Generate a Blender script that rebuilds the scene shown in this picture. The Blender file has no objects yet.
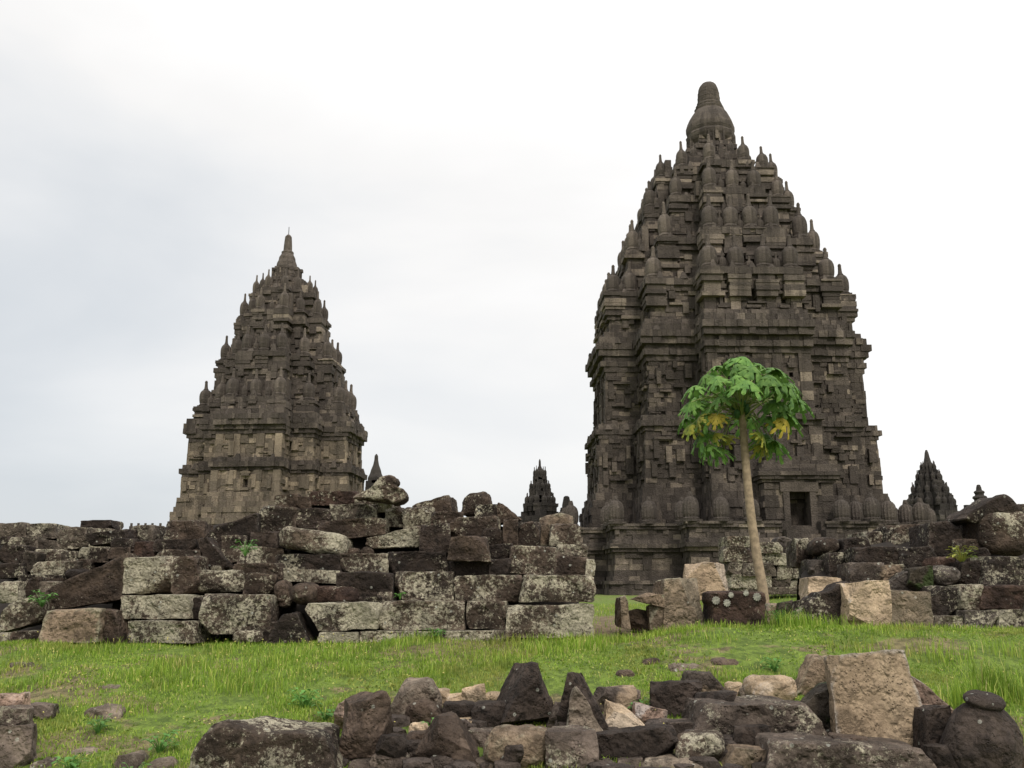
import bpy, bmesh, math, random
import numpy as np
from mathutils import Vector, noise
R = math.radians
rng = random.Random(7)
scene = bpy.context.scene
COL = scene.collection

# ------------------------------------------------------------------ camera
F_PX = 925.0
PITCH = math.atan(201.0 / F_PX)
EYE = 1.6
cp_, sp_ = math.cos(PITCH), math.sin(PITCH)
cam_d = bpy.data.cameras.new('camera')
cam_d.sensor_width = 36.0
cam_d.lens = F_PX * 36.0 / 1024.0
cam_d.clip_start = 0.1
cam_d.clip_end = 8000.0
cam = bpy.data.objects.new('camera', cam_d)
cam.location = (0, 0, EYE)
cam.rotation_euler = (math.pi / 2 + PITCH, 0, 0)
COL.objects.link(cam)
scene.camera = cam

# ------------------------------------------------------------------ world, sun, exposure
SUN_EL, SUN_AZ = R(42), R(166)        # azimuth measured clockwise from +Y: behind the camera, a little right
world = bpy.data.worlds.new('World')
scene.world = world
world.use_nodes = True
wn, wl = world.node_tree.nodes, world.node_tree.links
wn.clear()
def W(t, **k):
    n = wn.new(t)
    for a, b in k.items(): setattr(n, a, b)
    return n
def wmath(op, a, b=None, c=None):
    n = W('ShaderNodeMath', operation=op)
    for i, v in enumerate((a, b, c)):
        if v is None: continue
        if isinstance(v, (int, float)): n.inputs[i].default_value = v
        else: wl.new(v, n.inputs[i])
    return n.outputs[0]
sky = W('ShaderNodeTexSky', sky_type='NISHITA', sun_disc=False)
sky.sun_elevation, sky.sun_rotation = SUN_EL, SUN_AZ
sky.air_density, sky.dust_density = 1.0, 2.0
bg_sky = W('ShaderNodeBackground'); bg_sky.inputs[1].default_value = 0.12
wl.new(sky.outputs[0], bg_sky.inputs[0])
tc = W('ShaderNodeTexCoord')
sep = W('ShaderNodeSeparateXYZ'); wl.new(tc.outputs['Generated'], sep.inputs[0])
# overcast deck: brighter overhead, a blue-grey bank low on the left, soft cloud structure
mp = W('ShaderNodeMapping'); mp.inputs['Scale'].default_value = (1.0, 1.0, 2.6)
wl.new(tc.outputs['Generated'], mp.inputs[0])
nz = W('ShaderNodeTexNoise'); nz.inputs['Scale'].default_value = 2.0; nz.inputs['Detail'].default_value = 5; nz.inputs['Roughness'].default_value = 0.5
nz.inputs['Distortion'].default_value = 0.3
wl.new(mp.outputs[0], nz.inputs['Vector'])
el = wmath('MAXIMUM', sep.outputs[2], 0.0)
grad = wmath('MULTIPLY_ADD', el, 0.10, 0.872)
grad = wmath('MULTIPLY_ADD', wmath('POWER', el, 3.0), 1.3, grad)                       # zenith brighter
side = wmath('MULTIPLY_ADD', sep.outputs[0], 0.33, 0.0)          # right side brighter
lum = wmath('ADD', grad, side)
cl = wmath('MULTIPLY_ADD', nz.outputs[0], 0.46, -0.23)
lum = wmath('ADD', lum, cl)
lum = wmath('MAXIMUM', wmath('MULTIPLY', lum, 0.84), 0.60)
mx = W('ShaderNodeMix', data_type='RGBA')
thin = W('ShaderNodeMapRange'); thin.inputs[1].default_value = 0.60; thin.inputs[2].default_value = 0.80
wl.new(lum, thin.inputs[0]); wl.new(thin.outputs[0], mx.inputs[0])
mx.inputs[6].default_value = (0.925, 0.968, 1.01, 1)
mx.inputs[7].default_value = (1.0, 0.985, 0.965, 1)
bg_cl = W('ShaderNodeBackground')
wl.new(mx.outputs[2], bg_cl.inputs[0]); wl.new(lum, bg_cl.inputs[1])
ms = W('ShaderNodeMixShader'); ms.inputs[0].default_value = 0.93
wl.new(bg_sky.outputs[0], ms.inputs[1]); wl.new(bg_cl.outputs[0], ms.inputs[2])
wo = W('ShaderNodeOutputWorld'); wl.new(ms.outputs[0], wo.inputs[0])

sd = bpy.data.lights.new('sun', 'SUN'); sd.energy = 1.5; sd.angle = R(10); sd.color = (1.0, 0.94, 0.85)
sun = bpy.data.objects.new('sun', sd); COL.objects.link(sun)
sun.rotation_euler = (math.pi / 2 - SUN_EL, 0, math.pi - SUN_AZ)   # light comes from the azimuth above
sun.location = (12, -48, 45)
vs = scene.view_settings
vs.view_transform = 'Standard'; vs.look = 'None'; vs.exposure = 0.32; vs.gamma = 1.0; vs.use_curve_mapping = False
scene.render.film_transparent = False

# ------------------------------------------------------------------ pixel helpers
def ray(px, py):
    a, b = (px - 512.0) / F_PX, (384.0 - py) / F_PX
    return a, cp_ - b * sp_, sp_ + b * cp_
def at(px, py, Y):
    a, c, s = ray(px, py)
    t = Y / c
    return Vector((a * t, Y, EYE + s * t))
def mpp(py, Y):
    return Y / ray(0, py)[1] / F_PX

# ------------------------------------------------------------------ materials
def new_mat(name):
    m = bpy.data.materials.new(name); m.use_nodes = True
    nt = m.node_tree; nt.nodes.clear()
    out = nt.nodes.new('ShaderNodeOutputMaterial')
    b = nt.nodes.new('ShaderNodeBsdfPrincipled')
    b.inputs['Roughness'].default_value = 0.92
    b.inputs['Specular IOR Level'].default_value = 0.25
    nt.links.new(b.outputs[0], out.inputs[0])
    return m, nt, b
class NT:
    def __init__(s, nt): s.nt = nt
    def n(s, t, **k):
        x = s.nt.nodes.new(t)
        for a, b in k.items(): setattr(x, a, b)
        return x
    def l(s, a, b): s.nt.links.new(a, b)
    def val(s, sock, v):
        if isinstance(v, (int, float)): sock.default_value = v
        elif isinstance(v, tuple): sock.default_value = v if len(v) == 4 or len(sock.default_value) == 3 else (*v, 1)
        else: s.l(v, sock)
    def math(s, op, a, b=0.0, c=None, clamp=False):
        x = s.n('ShaderNodeMath', operation=op, use_clamp=clamp)
        s.val(x.inputs[0], a); s.val(x.inputs[1], b)
        if c is not None: s.val(x.inputs[2], c)
        return x.outputs[0]
    def noise(s, vec, scale, detail=4, rough=0.55, dist=0.0):
        x = s.n('ShaderNodeTexNoise'); s.l(vec, x.inputs['Vector'])
        x.inputs['Scale'].default_value = scale; x.inputs['Detail'].default_value = detail
        x.inputs['Roughness'].default_value = rough; x.inputs['Distortion'].default_value = dist
        return x.outputs[0]
    def mix(s, f, a, b):
        x = s.n('ShaderNodeMix', data_type='RGBA')
        s.val(x.inputs[0], f); s.val(x.inputs[6], a); s.val(x.inputs[7], b)
        return x.outputs[2]
    def step(s, v, lo, hi):
        x = s.n('ShaderNodeMapRange', interpolation_type='SMOOTHSTEP')
        s.val(x.inputs[0], v); x.inputs[1].default_value = lo; x.inputs[2].default_value = hi
        return x.outputs[0]
    def bump(s, h, strength, dist, base=None):
        x = s.n('ShaderNodeBump'); x.inputs['Strength'].default_value = strength; x.inputs['Distance'].default_value = dist
        s.l(h, x.inputs['Height'])
        if base is not None: s.l(base, x.inputs['Normal'])
        return x.outputs[0]

def stone_mat(name, base, alt, lich=0.0, lcol=(0.50, 0.455, 0.335), tanp=0.0, moss=0.0, speck=0.1, bumpd=0.07, dk=0.8):
    """weathered andesite: two tones, dark crust, optional crusty lichen patches"""
    m, nt, b = new_mat(name); k = NT(nt)
    t = k.n('ShaderNodeTexCoord'); oi = k.n('ShaderNodeObjectInfo')
    add = k.n('ShaderNodeVectorMath', operation='ADD'); sc = k.n('ShaderNodeVectorMath', operation='SCALE')
    cb = k.n('ShaderNodeCombineXYZ')
    k.l(oi.outputs['Random'], cb.inputs[0]); k.l(oi.outputs['Random'], cb.inputs[1])
    k.l(cb.outputs[0], sc.inputs[0]); sc.inputs['Scale'].default_value = 91.0
    k.l(t.outputs['Object'], add.inputs[0]); k.l(sc.outputs[0], add.inputs[1])
    v = add.outputs[0]
    n1 = k.noise(v, 2.2, 6, 0.6); n2 = k.noise(v, 9.0, 6, 0.65); n3 = k.noise(v, 45.0, 4, 0.7)
    col = k.mix(k.step(n1, 0.36, 0.66), base, alt)
    dark = tuple(c * 0.40 for c in base)
    col = k.mix(k.math('MULTIPLY', k.step(n2, 0.50, 0.60), dk), col, dark)
    n4 = k.noise(v, 22.0, 5, 0.75)
    grain = k.math('ADD', k.math('MULTIPLY_ADD', n3, 0.9, 0.1), k.math('MULTIPLY', n4, 0.95))
    rnd = k.math('MULTIPLY_ADD', oi.outputs['Random'], 0.5, 0.75)
    g = k.math('MULTIPLY', grain, rnd)
    hv = k.n('ShaderNodeVectorMath', operation='SCALE'); k.l(col, hv.inputs[0]); k.l(g, hv.inputs['Scale'])
    col = hv.outputs[0]
    ta = k.n('ShaderNodeAttribute', attribute_name='tone')
    col = k.mix(k.math('MULTIPLY', ta.outputs['Fac'], 0.55), col, tuple(min(.5, c * 2.3 + .02) for c in base))
    gp = k.n('ShaderNodeNewGeometry')
    col = k.mix(k.math('MULTIPLY', k.step(k.math('ADD', gp.outputs['Pointiness'], k.math('MULTIPLY_ADD', n4, 0.10, -0.05)), 0.52, 0.60), 0.45), col, tuple(min(.5, c * 2.2 + .03) for c in base))
    if tanp:
        col = k.mix(k.math('MULTIPLY', k.step(k.noise(v, 1.3, 4), 0.5, 0.6), tanp), col, (0.42, 0.31, 0.21))
    if lich:
        big = k.noise(v, 1.7, 3, 0.5); fine = k.noise(v, 17.0, 9, 0.82)
        s_ = k.math('ADD', k.math('MULTIPLY', big, 0.42), k.math('MULTIPLY', fine, 0.7))
        thr = 0.64 - 0.17 * lich
        mask = k.step(s_, thr, thr + 0.035)
        lc = k.mix(k.step(k.noise(v, 30, 4, 0.7), 0.35, 0.7), tuple(c * 0.55 for c in lcol), lcol)
        col = k.mix(k.math('MULTIPLY', mask, 0.9), col, lc)
    if speck:
        vo = k.n('ShaderNodeTexVoronoi'); k.l(v, vo.inputs['Vector']); vo.inputs['Scale'].default_value = 7.0
        sm = k.math('MULTIPLY', k.math('LESS_THAN', vo.outputs['Distance'], 0.13), k.step(k.noise(v, 1.1, 2), 0.56 - speck * 0.3, 0.62 - speck * 0.3))
        col = k.mix(k.math('MULTIPLY', sm, 0.65), col, (0.42, 0.42, 0.36))
    if moss:
        col = k.mix(k.math('MULTIPLY', k.step(k.noise(v, 2.0, 5, 0.6), 0.62 - 0.2 * moss, 0.72 - 0.2 * moss), 0.85), col, (0.035, 0.055, 0.014))
    k.l(col, b.inputs['Base Color'])
    rough_ = k.step(k.noise(v, 3.1, 3, 0.6), 0.40, 0.62)
    vp = k.n('ShaderNodeTexVoronoi'); k.l(v, vp.inputs['Vector']); vp.inputs['Scale'].default_value = 33.0
    pits = k.math('MULTIPLY', k.math('MULTIPLY', k.step(vp.outputs['Distance'], 0.05, 0.35), 0.45), k.step(k.noise(v, 5.0, 3, 0.6), 0.45, 0.65))
    h = k.math('ADD', k.math('ADD', k.math('MULTIPLY', n2, 0.7), k.math('MULTIPLY', k.math('MULTIPLY', n3, 0.5), rough_)), k.math('ADD', k.math('MULTIPLY', k.math('MULTIPLY', n4, 0.9), rough_), pits))
    k.l(k.bump(h, 1.0, bumpd), b.inputs['Normal'])
    return m
M = {}
M['dark'] = stone_mat('dark_stone', (0.042, 0.030, 0.023), (0.021, 0.015, 0.012), lich=0.06)
M['brown'] = stone_mat('brown_stone', (0.080, 0.056, 0.040), (0.036, 0.025, 0.019), lich=0.15)
M['red'] = stone_mat('reddish_stone', (0.066, 0.040, 0.029), (0.032, 0.020, 0.016), lich=0.06)
M['grey'] = stone_mat('grey_stone', (0.120, 0.096, 0.073), (0.052, 0.040, 0.031), lich=0.34)
M['lich'] = stone_mat('lichen_spotted_stone', (0.082, 0.059, 0.043), (0.036, 0.026, 0.020), lich=0.46, speck=0.3)
M['pale'] = stone_mat('lichen_covered_stone', (0.100, 0.074, 0.053), (0.042, 0.031, 0.023), lich=0.68, speck=0.3)
M['darkl'] = stone_mat('dark_stone_with_lichen', (0.046, 0.034, 0.027), (0.024, 0.018, 0.015), lich=0.36, speck=0.3)
M['tan'] = stone_mat('tan_stone', (0.47, 0.355, 0.235), (0.36, 0.265, 0.175), speck=0.0, dk=0.3)
M['fdark'] = stone_mat('black_rock', (0.034, 0.025, 0.020), (0.060, 0.044, 0.035), speck=0.25)
M['fbrown'] = stone_mat('brown_rock', (0.072, 0.050, 0.037), (0.118, 0.085, 0.063), speck=0.3, dk=0.6)
M['fgrey'] = stone_mat('grey_brown_rock', (0.145, 0.112, 0.089), (0.070, 0.053, 0.043), speck=0.3, dk=0.6, lich=0.1)
M['fgreyl'] = stone_mat('light_grey_rock', (0.245, 0.195, 0.148), (0.13, 0.10, 0.077), speck=0.2, dk=0.5)
M['tanb'] = stone_mat('tan_brown_stone', (0.30, 0.22, 0.15), (0.15, 0.11, 0.078), speck=0.15)
M['pink'] = stone_mat('pinkish_stone', (0.40, 0.275, 0.205), (0.25, 0.165, 0.125), speck=0.0)
M['mixed'] = stone_mat('tan_and_black_stone', (0.10, 0.078, 0.062), (0.045, 0.035, 0.03), tanp=0.95, lich=0.1)
M['moss'] = stone_mat('mossy_stone', (0.08, 0.064, 0.045), (0.045, 0.036, 0.028), moss=0.75)
M['greyd'] = stone_mat('dark_grey_stone', (0.100, 0.082, 0.069), (0.038, 0.030, 0.026), lich=0.2, speck=0.2)

def masonry_mat(name, c0, c1, c2, stain=0.6):
    """temple masonry: the tone of every block comes from its own attribute; stains and lichen run over the blocks"""
    m, nt, b = new_mat(name); k = NT(nt)
    t = k.n('ShaderNodeTexCoord'); v = t.outputs['Object']
    at_ = k.n('ShaderNodeAttribute', attribute_name='tone')
    tone = at_.outputs['Fac']
    r = k.n('ShaderNodeValToRGB'); k.l(tone, r.inputs[0])
    e = r.color_ramp.elements
    e[0].position = 0.0; e[0].color = (*c0, 1); e[1].position = 1.0; e[1].color = (*c2, 1)
    x = e.new(0.62); x.color = (*c1, 1)
    col = r.outputs[0]
    n1 = k.noise(v, 0.35, 6, 0.62); n2 = k.noise(v, 2.6, 6, 0.7); n3 = k.noise(v, 11.0, 3, 0.7)
    col = k.mix(k.math('MULTIPLY', k.step(n1, 0.44, 0.58), stain), col, tuple(c * 0.6 for c in c0))
    col = k.mix(k.math('MULTIPLY', k.step(n2, 0.54, 0.70), 0.6), col, tuple(c * 0.5 for c in c0))
    mpz = k.n('ShaderNodeMapping'); mpz.inputs['Scale'].default_value = (1.3, 1.3, 0.10); k.l(v, mpz.inputs[0])
    col = k.mix(k.math('MULTIPLY', k.step(k.noise(mpz.outputs[0], 1.0, 5, 0.65), 0.49, 0.63), 0.6), col, tuple(c * 0.5 for c in c0))
    col = k.mix(k.math('MULTIPLY', k.step(n3, 0.62, 0.76), 0.35), col, (0.27, 0.25, 0.21))
    g = k.math('MULTIPLY_ADD', n3, 0.9, 0.55)
    hv = k.n('ShaderNodeVectorMath', operation='SCALE'); k.l(col, hv.inputs[0]); k.l(g, hv.inputs['Scale'])
    k.l(hv.outputs[0], b.inputs['Base Color'])
    h = k.math('ADD', n3, k.math('MULTIPLY', n2, 0.8))
    k.l(k.bump(h, 1.0, 0.16), b.inputs['Normal'])
    return m
M['wall'] = masonry_mat('temple_wall_stone', (0.078, 0.064, 0.054), (0.142, 0.116, 0.096), (0.32, 0.26, 0.20), 0.55)
M['wallp'] = masonry_mat('pale_temple_wall_stone', (0.155, 0.127, 0.098), (0.30, 0.24, 0.178), (0.46, 0.37, 0.27), 0.36)
M['roof'] = masonry_mat('temple_roof_stone', (0.092, 0.076, 0.065), (0.172, 0.142, 0.117), (0.36, 0.295, 0.23), 0.5)
M['far'] = masonry_mat('far_temple_stone', (0.05, 0.044, 0.04), (0.08, 0.069, 0.06), (0.12, 0.105, 0.09), 0.5)

def plain(name, col, rough=0.9, var=0.25, scale=6.0, translucent=0.0, col2=None):
    m, nt, b = new_mat(name); k = NT(nt)
    t = k.n('ShaderNodeTexCoord'); oi = k.n('ShaderNodeObjectInfo')
    n = k.noise(t.outputs['Object'], scale, 5, 0.6)
    c2 = col2 or tuple(c * (1 - var) for c in col)
    cc = k.mix(k.step(n, 0.35, 0.65), col, c2)
    g = k.math('MULTIPLY_ADD', oi.outputs['Random'], 0.45, 0.78)
    hv = k.n('ShaderNodeVectorMath', operation='SCALE'); k.l(cc, hv.inputs[0]); k.l(g, hv.inputs['Scale'])
    k.l(hv.outputs[0], b.inputs['Base Color'])
    b.inputs['Roughness'].default_value = rough
    k.l(k.bump(n, 0.4, 0.01), b.inputs['Normal'])
    if translucent:
        tr = k.n('ShaderNodeBsdfTranslucent'); k.l(hv.outputs[0], tr.inputs[0])
        mxs = k.n('ShaderNodeMixShader'); mxs.inputs[0].default_value = translucent
        k.l(b.outputs[0], mxs.inputs[1]); k.l(tr.outputs[0], mxs.inputs[2])
        out = [n_ for n_ in nt.nodes if n_.type == 'OUTPUT_MATERIAL'][0]
        k.l(mxs.outputs[0], out.inputs[0])
    return m
M['soil'] = plain('dark_soil', (0.030, 0.024, 0.020), scale=3.0, var=0.5)
M['bark'] = plain('papaya_bark', (0.40, 0.31, 0.205), scale=14.0, var=0.35)
M['leaf'] = plain('papaya_leaf', (0.15, 0.28, 0.055), rough=0.6, scale=7.0, translucent=0.3, col2=(0.07, 0.165, 0.035))
M['leafy'] = plain('yellowing_leaf', (0.34, 0.33, 0.05), rough=0.55, scale=5.0, translucent=0.25, col2=(0.13, 0.20, 0.04))
M['leafyy'] = plain('yellow_leaf', (0.52, 0.42, 0.06), rough=0.55, scale=6.0, translucent=0.25, col2=(0.42, 0.33, 0.05))
M['petiole'] = plain('leaf_stalk', (0.24, 0.29, 0.10), rough=0.6)
M['fruit'] = plain('papaya_fruit', (0.04, 0.10, 0.03), rough=0.5)
M['weed'] = plain('weed_leaf', (0.10, 0.24, 0.045), rough=0.6, translucent=0.2)
M['flower'] = plain('yellow_flower', (0.75, 0.66, 0.22), rough=0.7)

# ------------------------------------------------------------------ object helpers
def link(name, me, mat=None, parent=None, loc=None):
    o = bpy.data.objects.new(name, me)
    COL.objects.link(o)
    if mat is not None and me is not None and len(me.materials) == 0: me.materials.append(mat)
    if loc is not None: o.location = loc
    if parent is not None: o.parent = parent
    return o
def tag(o, label=None, cat=None, group=None, kind=None):
    if label: o['label'] = label
    if cat: o['category'] = cat
    if group: o['group'] = group
    if kind: o['kind'] = kind
    return o
def empty(name, loc, rz=0.0):
    o = bpy.data.objects.new(name, None); COL.objects.link(o)
    o.location = loc; o.rotation_euler = (0, 0, rz); o.empty_display_size = 0.5
    return o
def mesh_from(name, verts, faces, tones=None, smooth=False):
    me = bpy.data.meshes.new(name)
    me.from_pydata([tuple(v) for v in verts], [], faces)
    if tones is not None:
        a = me.attributes.new('tone', 'FLOAT', 'FACE')
        a.data.foreach_set('value', np.asarray(tones, dtype=np.float32))
    if smooth: me.polygons.foreach_set('use_smooth', [True] * len(me.polygons))
    me.update()
    return me
# ------------------------------------------------------------------ ground
def sstep(a, b, x):
    t = min(1.0, max(0.0, (x - a) / (b - a))); return t * t * (3 - 2 * t)
def ground_z(x, y):
    crest = 0.84 + 0.14 * sstep(1.0, 3.0, x)
    if y < 8.3: z = 0.0
    elif y < 12.8: z = crest * (y - 8.3) / 4.5
    else: z = crest + (0.9 - crest) * sstep(13.2, 15.5, y)
    if y < 16: z += 0.07 * noise.noise(Vector((x * 0.9, y * 0.9, 3.0))) * sstep(6, 9, y)
    z += 0.05 * noise.noise(Vector((x * 0.35, y * 0.35, 9.0)))
    z += 0.42 * math.exp(-(((x - 7.9) / 2.6) ** 2 + ((y - 26.0) / 3.5) ** 2))
    return z
def axis_lines(lo, hi, step, far):
    a = list(np.arange(lo, hi + 1e-6, step)); s = step; p = hi
    while p < far:
        s *= 1.35; p += s; a.append(p)
    s = step; p = lo; pre = []
    while p > -far:
        s *= 1.35; p -= s; pre.append(p)
    return pre[::-1] + a
xs = axis_lines(-13, 14, 0.16, 3500); ys = axis_lines(5.5, 20, 0.16, 3500)
gv = [(x, y, ground_z(x, y)) for y in ys for x in xs]
nx = len(xs)
gf = [(j * nx + i, j * nx + i + 1, (j + 1) * nx + i + 1, (j + 1) * nx + i) for j in range(len(ys) - 1) for i in range(nx - 1)]
gm, nt, b = new_mat('grassy_ground'); k = NT(nt)
geo = k.n('ShaderNodeNewGeometry'); v = geo.outputs['Position']
n1 = k.noise(v, 0.8, 6, 0.6); n2 = k.noise(v, 7.0, 6, 0.7); n3 = k.noise(v, 40.0, 3, 0.7)
col = k.mix(k.step(n2, 0.35, 0.65), (0.17, 0.24, 0.04), (0.075, 0.115, 0.02))
dirt = k.mix(k.step(n2, 0.4, 0.62), (0.24, 0.175, 0.105), (0.11, 0.08, 0.05))
dm = k.step(n1, 0.51, 0.57)
# bare trodden strip through the gap in the wall
sx = k.n('ShaderNodeSeparateXYZ'); k.l(v, sx.inputs[0])
gx = k.math('ABSOLUTE', k.math('SUBTRACT', sx.outputs[0], k.math('MULTIPLY', sx.outputs[1], 0.106)))
gap = k.math('MULTIPLY', k.math('SUBTRACT', 1.0, k.step(gx, 0.25, 0.6)), k.math('MULTIPLY', k.step(sx.outputs[1], 13.0, 13.8), k.math('SUBTRACT', 1.0, k.step(sx.outputs[1], 21.0, 24.0))))
dm = k.math('MAXIMUM', k.math('MULTIPLY', dm, 0.78), k.math('MULTIPLY', gap, 0.95))
col = k.mix(dm, col, dirt)
hv = k.n('ShaderNodeVectorMath', operation='SCALE'); k.l(col, hv.inputs[0]); k.l(k.math('MULTIPLY_ADD', n3, 1.0, 0.5), hv.inputs['Scale'])
k.l(hv.outputs[0], b.inputs['Base Color'])
k.l(k.bump(k.math('ADD', n2, k.math('MULTIPLY', n3, 0.5)), 1.0, 0.06), b.inputs['Normal'])
tag(link('ground', mesh_from('ground', gv, gf, smooth=True), gm), kind='structure')

# ------------------------------------------------------------------ temples
class Blocks:
    """collects single stone blocks of one building part; builds ONE mesh with a tone per block"""
    def __init__(s): s.v, s.f, s.t = [], [], []
    def quadbox(s, pts, tone):           # 8 points: 4 bottom, 4 top
        b = len(s.v); s.v += pts
        for q in ((0, 3, 2, 1), (4, 5, 6, 7), (0, 1, 5, 4), (1, 2, 6, 5), (2, 3, 7, 6), (3, 0, 4, 7)):
            s.f.append(tuple(b + i for i in q)); s.t.append(tone)
    def box(s, x0, y0, z0, x1, y1, z1, tone=0.4):
        s.quadbox([(x0, y0, z0), (x1, y0, z0), (x1, y1, z0), (x0, y1, z0), (x0, y0, z1), (x1, y0, z1), (x1, y1, z1), (x0, y1, z1)], tone)
    def build(s, name, mat, parent):
        return link(name, mesh_from(name, s.v, s.f, s.t), mat, parent)

def cross(D, w, C):
    q = [(D, -w), (D, w), (C, w), (C, C), (w, C)]
    pts = []
    for r in range(4):
        c, s_ = (1, 0, -1, 0)[r], (0, 1, 0, -1)[r]
        pts += [(x * c - y * s_, x * s_ + y * c) for x, y in q]
    return pts
def square(D): return [(D, -D), (D, D), (-D, D), (-D, -D)]
def ring(B, poly, z0, z1, jit=0.07, bl=(0.55, 1.25), thick=0.7, holes=(), tone=(0.0, 1.0), depth_j=None):
    """one course of blocks round a polygon; holes = (edge index, u0, u1) left open"""
    n = len(poly)
    for e in range(n):
        p, q = Vector((*poly[e], 0)), Vector((*poly[(e + 1) % n], 0))
        L = (q - p).length
        if L < 0.05: continue
        d = (q - p) / L; nn = Vector((d.y, -d.x, 0))
        spans = [(0.0, L)]
        for (he, u0, u1) in holes:
            if he == e:
                new = []
                for a, b_ in spans:
                    if u0 > a: new.append((a, min(b_, u0)))
                    if u1 < b_: new.append((max(a, u1), b_))
                spans = [(a, b_) for a, b_ in new if b_ - a > 0.02]
        for a, b_ in spans:
            u = a
            while u < b_ - 1e-4:
                l = rng.uniform(*bl); e2 = u + l
                if b_ - e2 < bl[0] * 0.7: e2 = b_
                o = rng.uniform(-jit, jit) + (0.13 if rng.random() < 0.05 else 0); dz = rng.uniform(-0.012, 0.012)
                g = 0.008
                a0 = p + d * (u + g) ; a1 = p + d * (e2 - g)
                j = [rng.uniform(-jit, jit) * 0.35 for _ in range(4)]
                inn = -nn * thick
                pts = [a0 + nn * (o + j[0]), a1 + nn * (o + j[1]), a1 + inn, a0 + inn]
                top = [a0 + nn * (o + j[2]), a1 + nn * (o + j[3]), a1 + inn, a0 + inn]
                tn = tone[0] + (tone[1] - tone[0]) * rng.random() ** 2.0
                B.quadbox([(x.x, x.y, z0 + dz) for x in pts] + [(x.x, x.y, z1 + dz - 0.004) for x in top], tn)
                u = e2
def prism(B, poly, z0, z1, tone=0.1):
    b = len(B.v); n = len(poly)
    B.v += [(x, y, z0) for x, y in poly] + [(x, y, z1) for x, y in poly]
    for i in range(n):
        B.f.append((b + i, b + (i + 1) % n, b + n + (i + 1) % n, b + n + i)); B.t.append(tone)
    B.f.append(tuple(b + n + i for i in range(n))); B.t.append(tone)

def lathe(name, prof, seg=16, rib=0.0, smooth=False, sq_base=0.0, tone=0.4):
    """turned shape; prof = (radius, z); rib adds melon ribs"""
    v, f = [], []
    for r, z in prof:
        for i in range(seg):
            a = 2 * math.pi * (i + 0.5) / seg
            rr = r * (1 + (rib if i % 2 else -rib))
            v.append((rr * math.cos(a), rr * math.sin(a), z))
    for j in range(len(prof) - 1):
        for i in range(seg):
            f.append((j * seg + i, j * seg + (i + 1) % seg, (j + 1) * seg + (i + 1) % seg, (j + 1) * seg + i))
    f.append(tuple((len(prof) - 1) * seg + i for i in range(seg)))
    if sq_base:
        B = Blocks(); B.box(-sq_base, -sq_base, -0.02, sq_base, sq_base, prof[0][1] + 0.01)
        o = len(v); v += B.v; f += [tuple(i + o for i in q) for q in B.f]
    return mesh_from(name, v, f, [tone] * len(f), smooth)
RATNA = [(0.46, 0.07), (0.50, 0.10), (0.43, 0.13), (0.41, 0.16), (0.44, 0.20), (0.465, 0.29), (0.47, 0.42), (0.445, 0.51), (0.385, 0.58), (0.28, 0.635),
         (0.18, 0.66), (0.20, 0.68), (0.14, 0.705), (0.115, 0.80), (0.10, 0.92), (0.115, 0.95), (0.06, 1.0)]
def ratna_mesh(wd, h, rib=0.0, tone=0.4, seg=12):
    return lathe('ratna_finial', [(r * wd, z * h) for r, z in RATNA], seg, rib, sq_base=wd * 0.46, tone=tone)

def mould(B, cr, D, z0, z1, offs, **k):
    n = len(offs); h = (z1 - z0) / n
    for i, o in enumerate(offs):
        ring(B, cross((D + o), D * cr[0] + o, D * cr[1] + o), z0 + i * h, z0 + (i + 1) * h, **k)

def edge_holes(D, cr, specs):
    """specs: (u centre as a fraction of w, half width) on each of the four arm fronts -> holes"""
    out = []
    for arm in range(4):
        for c, hw in specs:
            w = D * cr[0]
            out.append((arm * 5, w + c * w - hw, w + c * w + hw))
    return out

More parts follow.
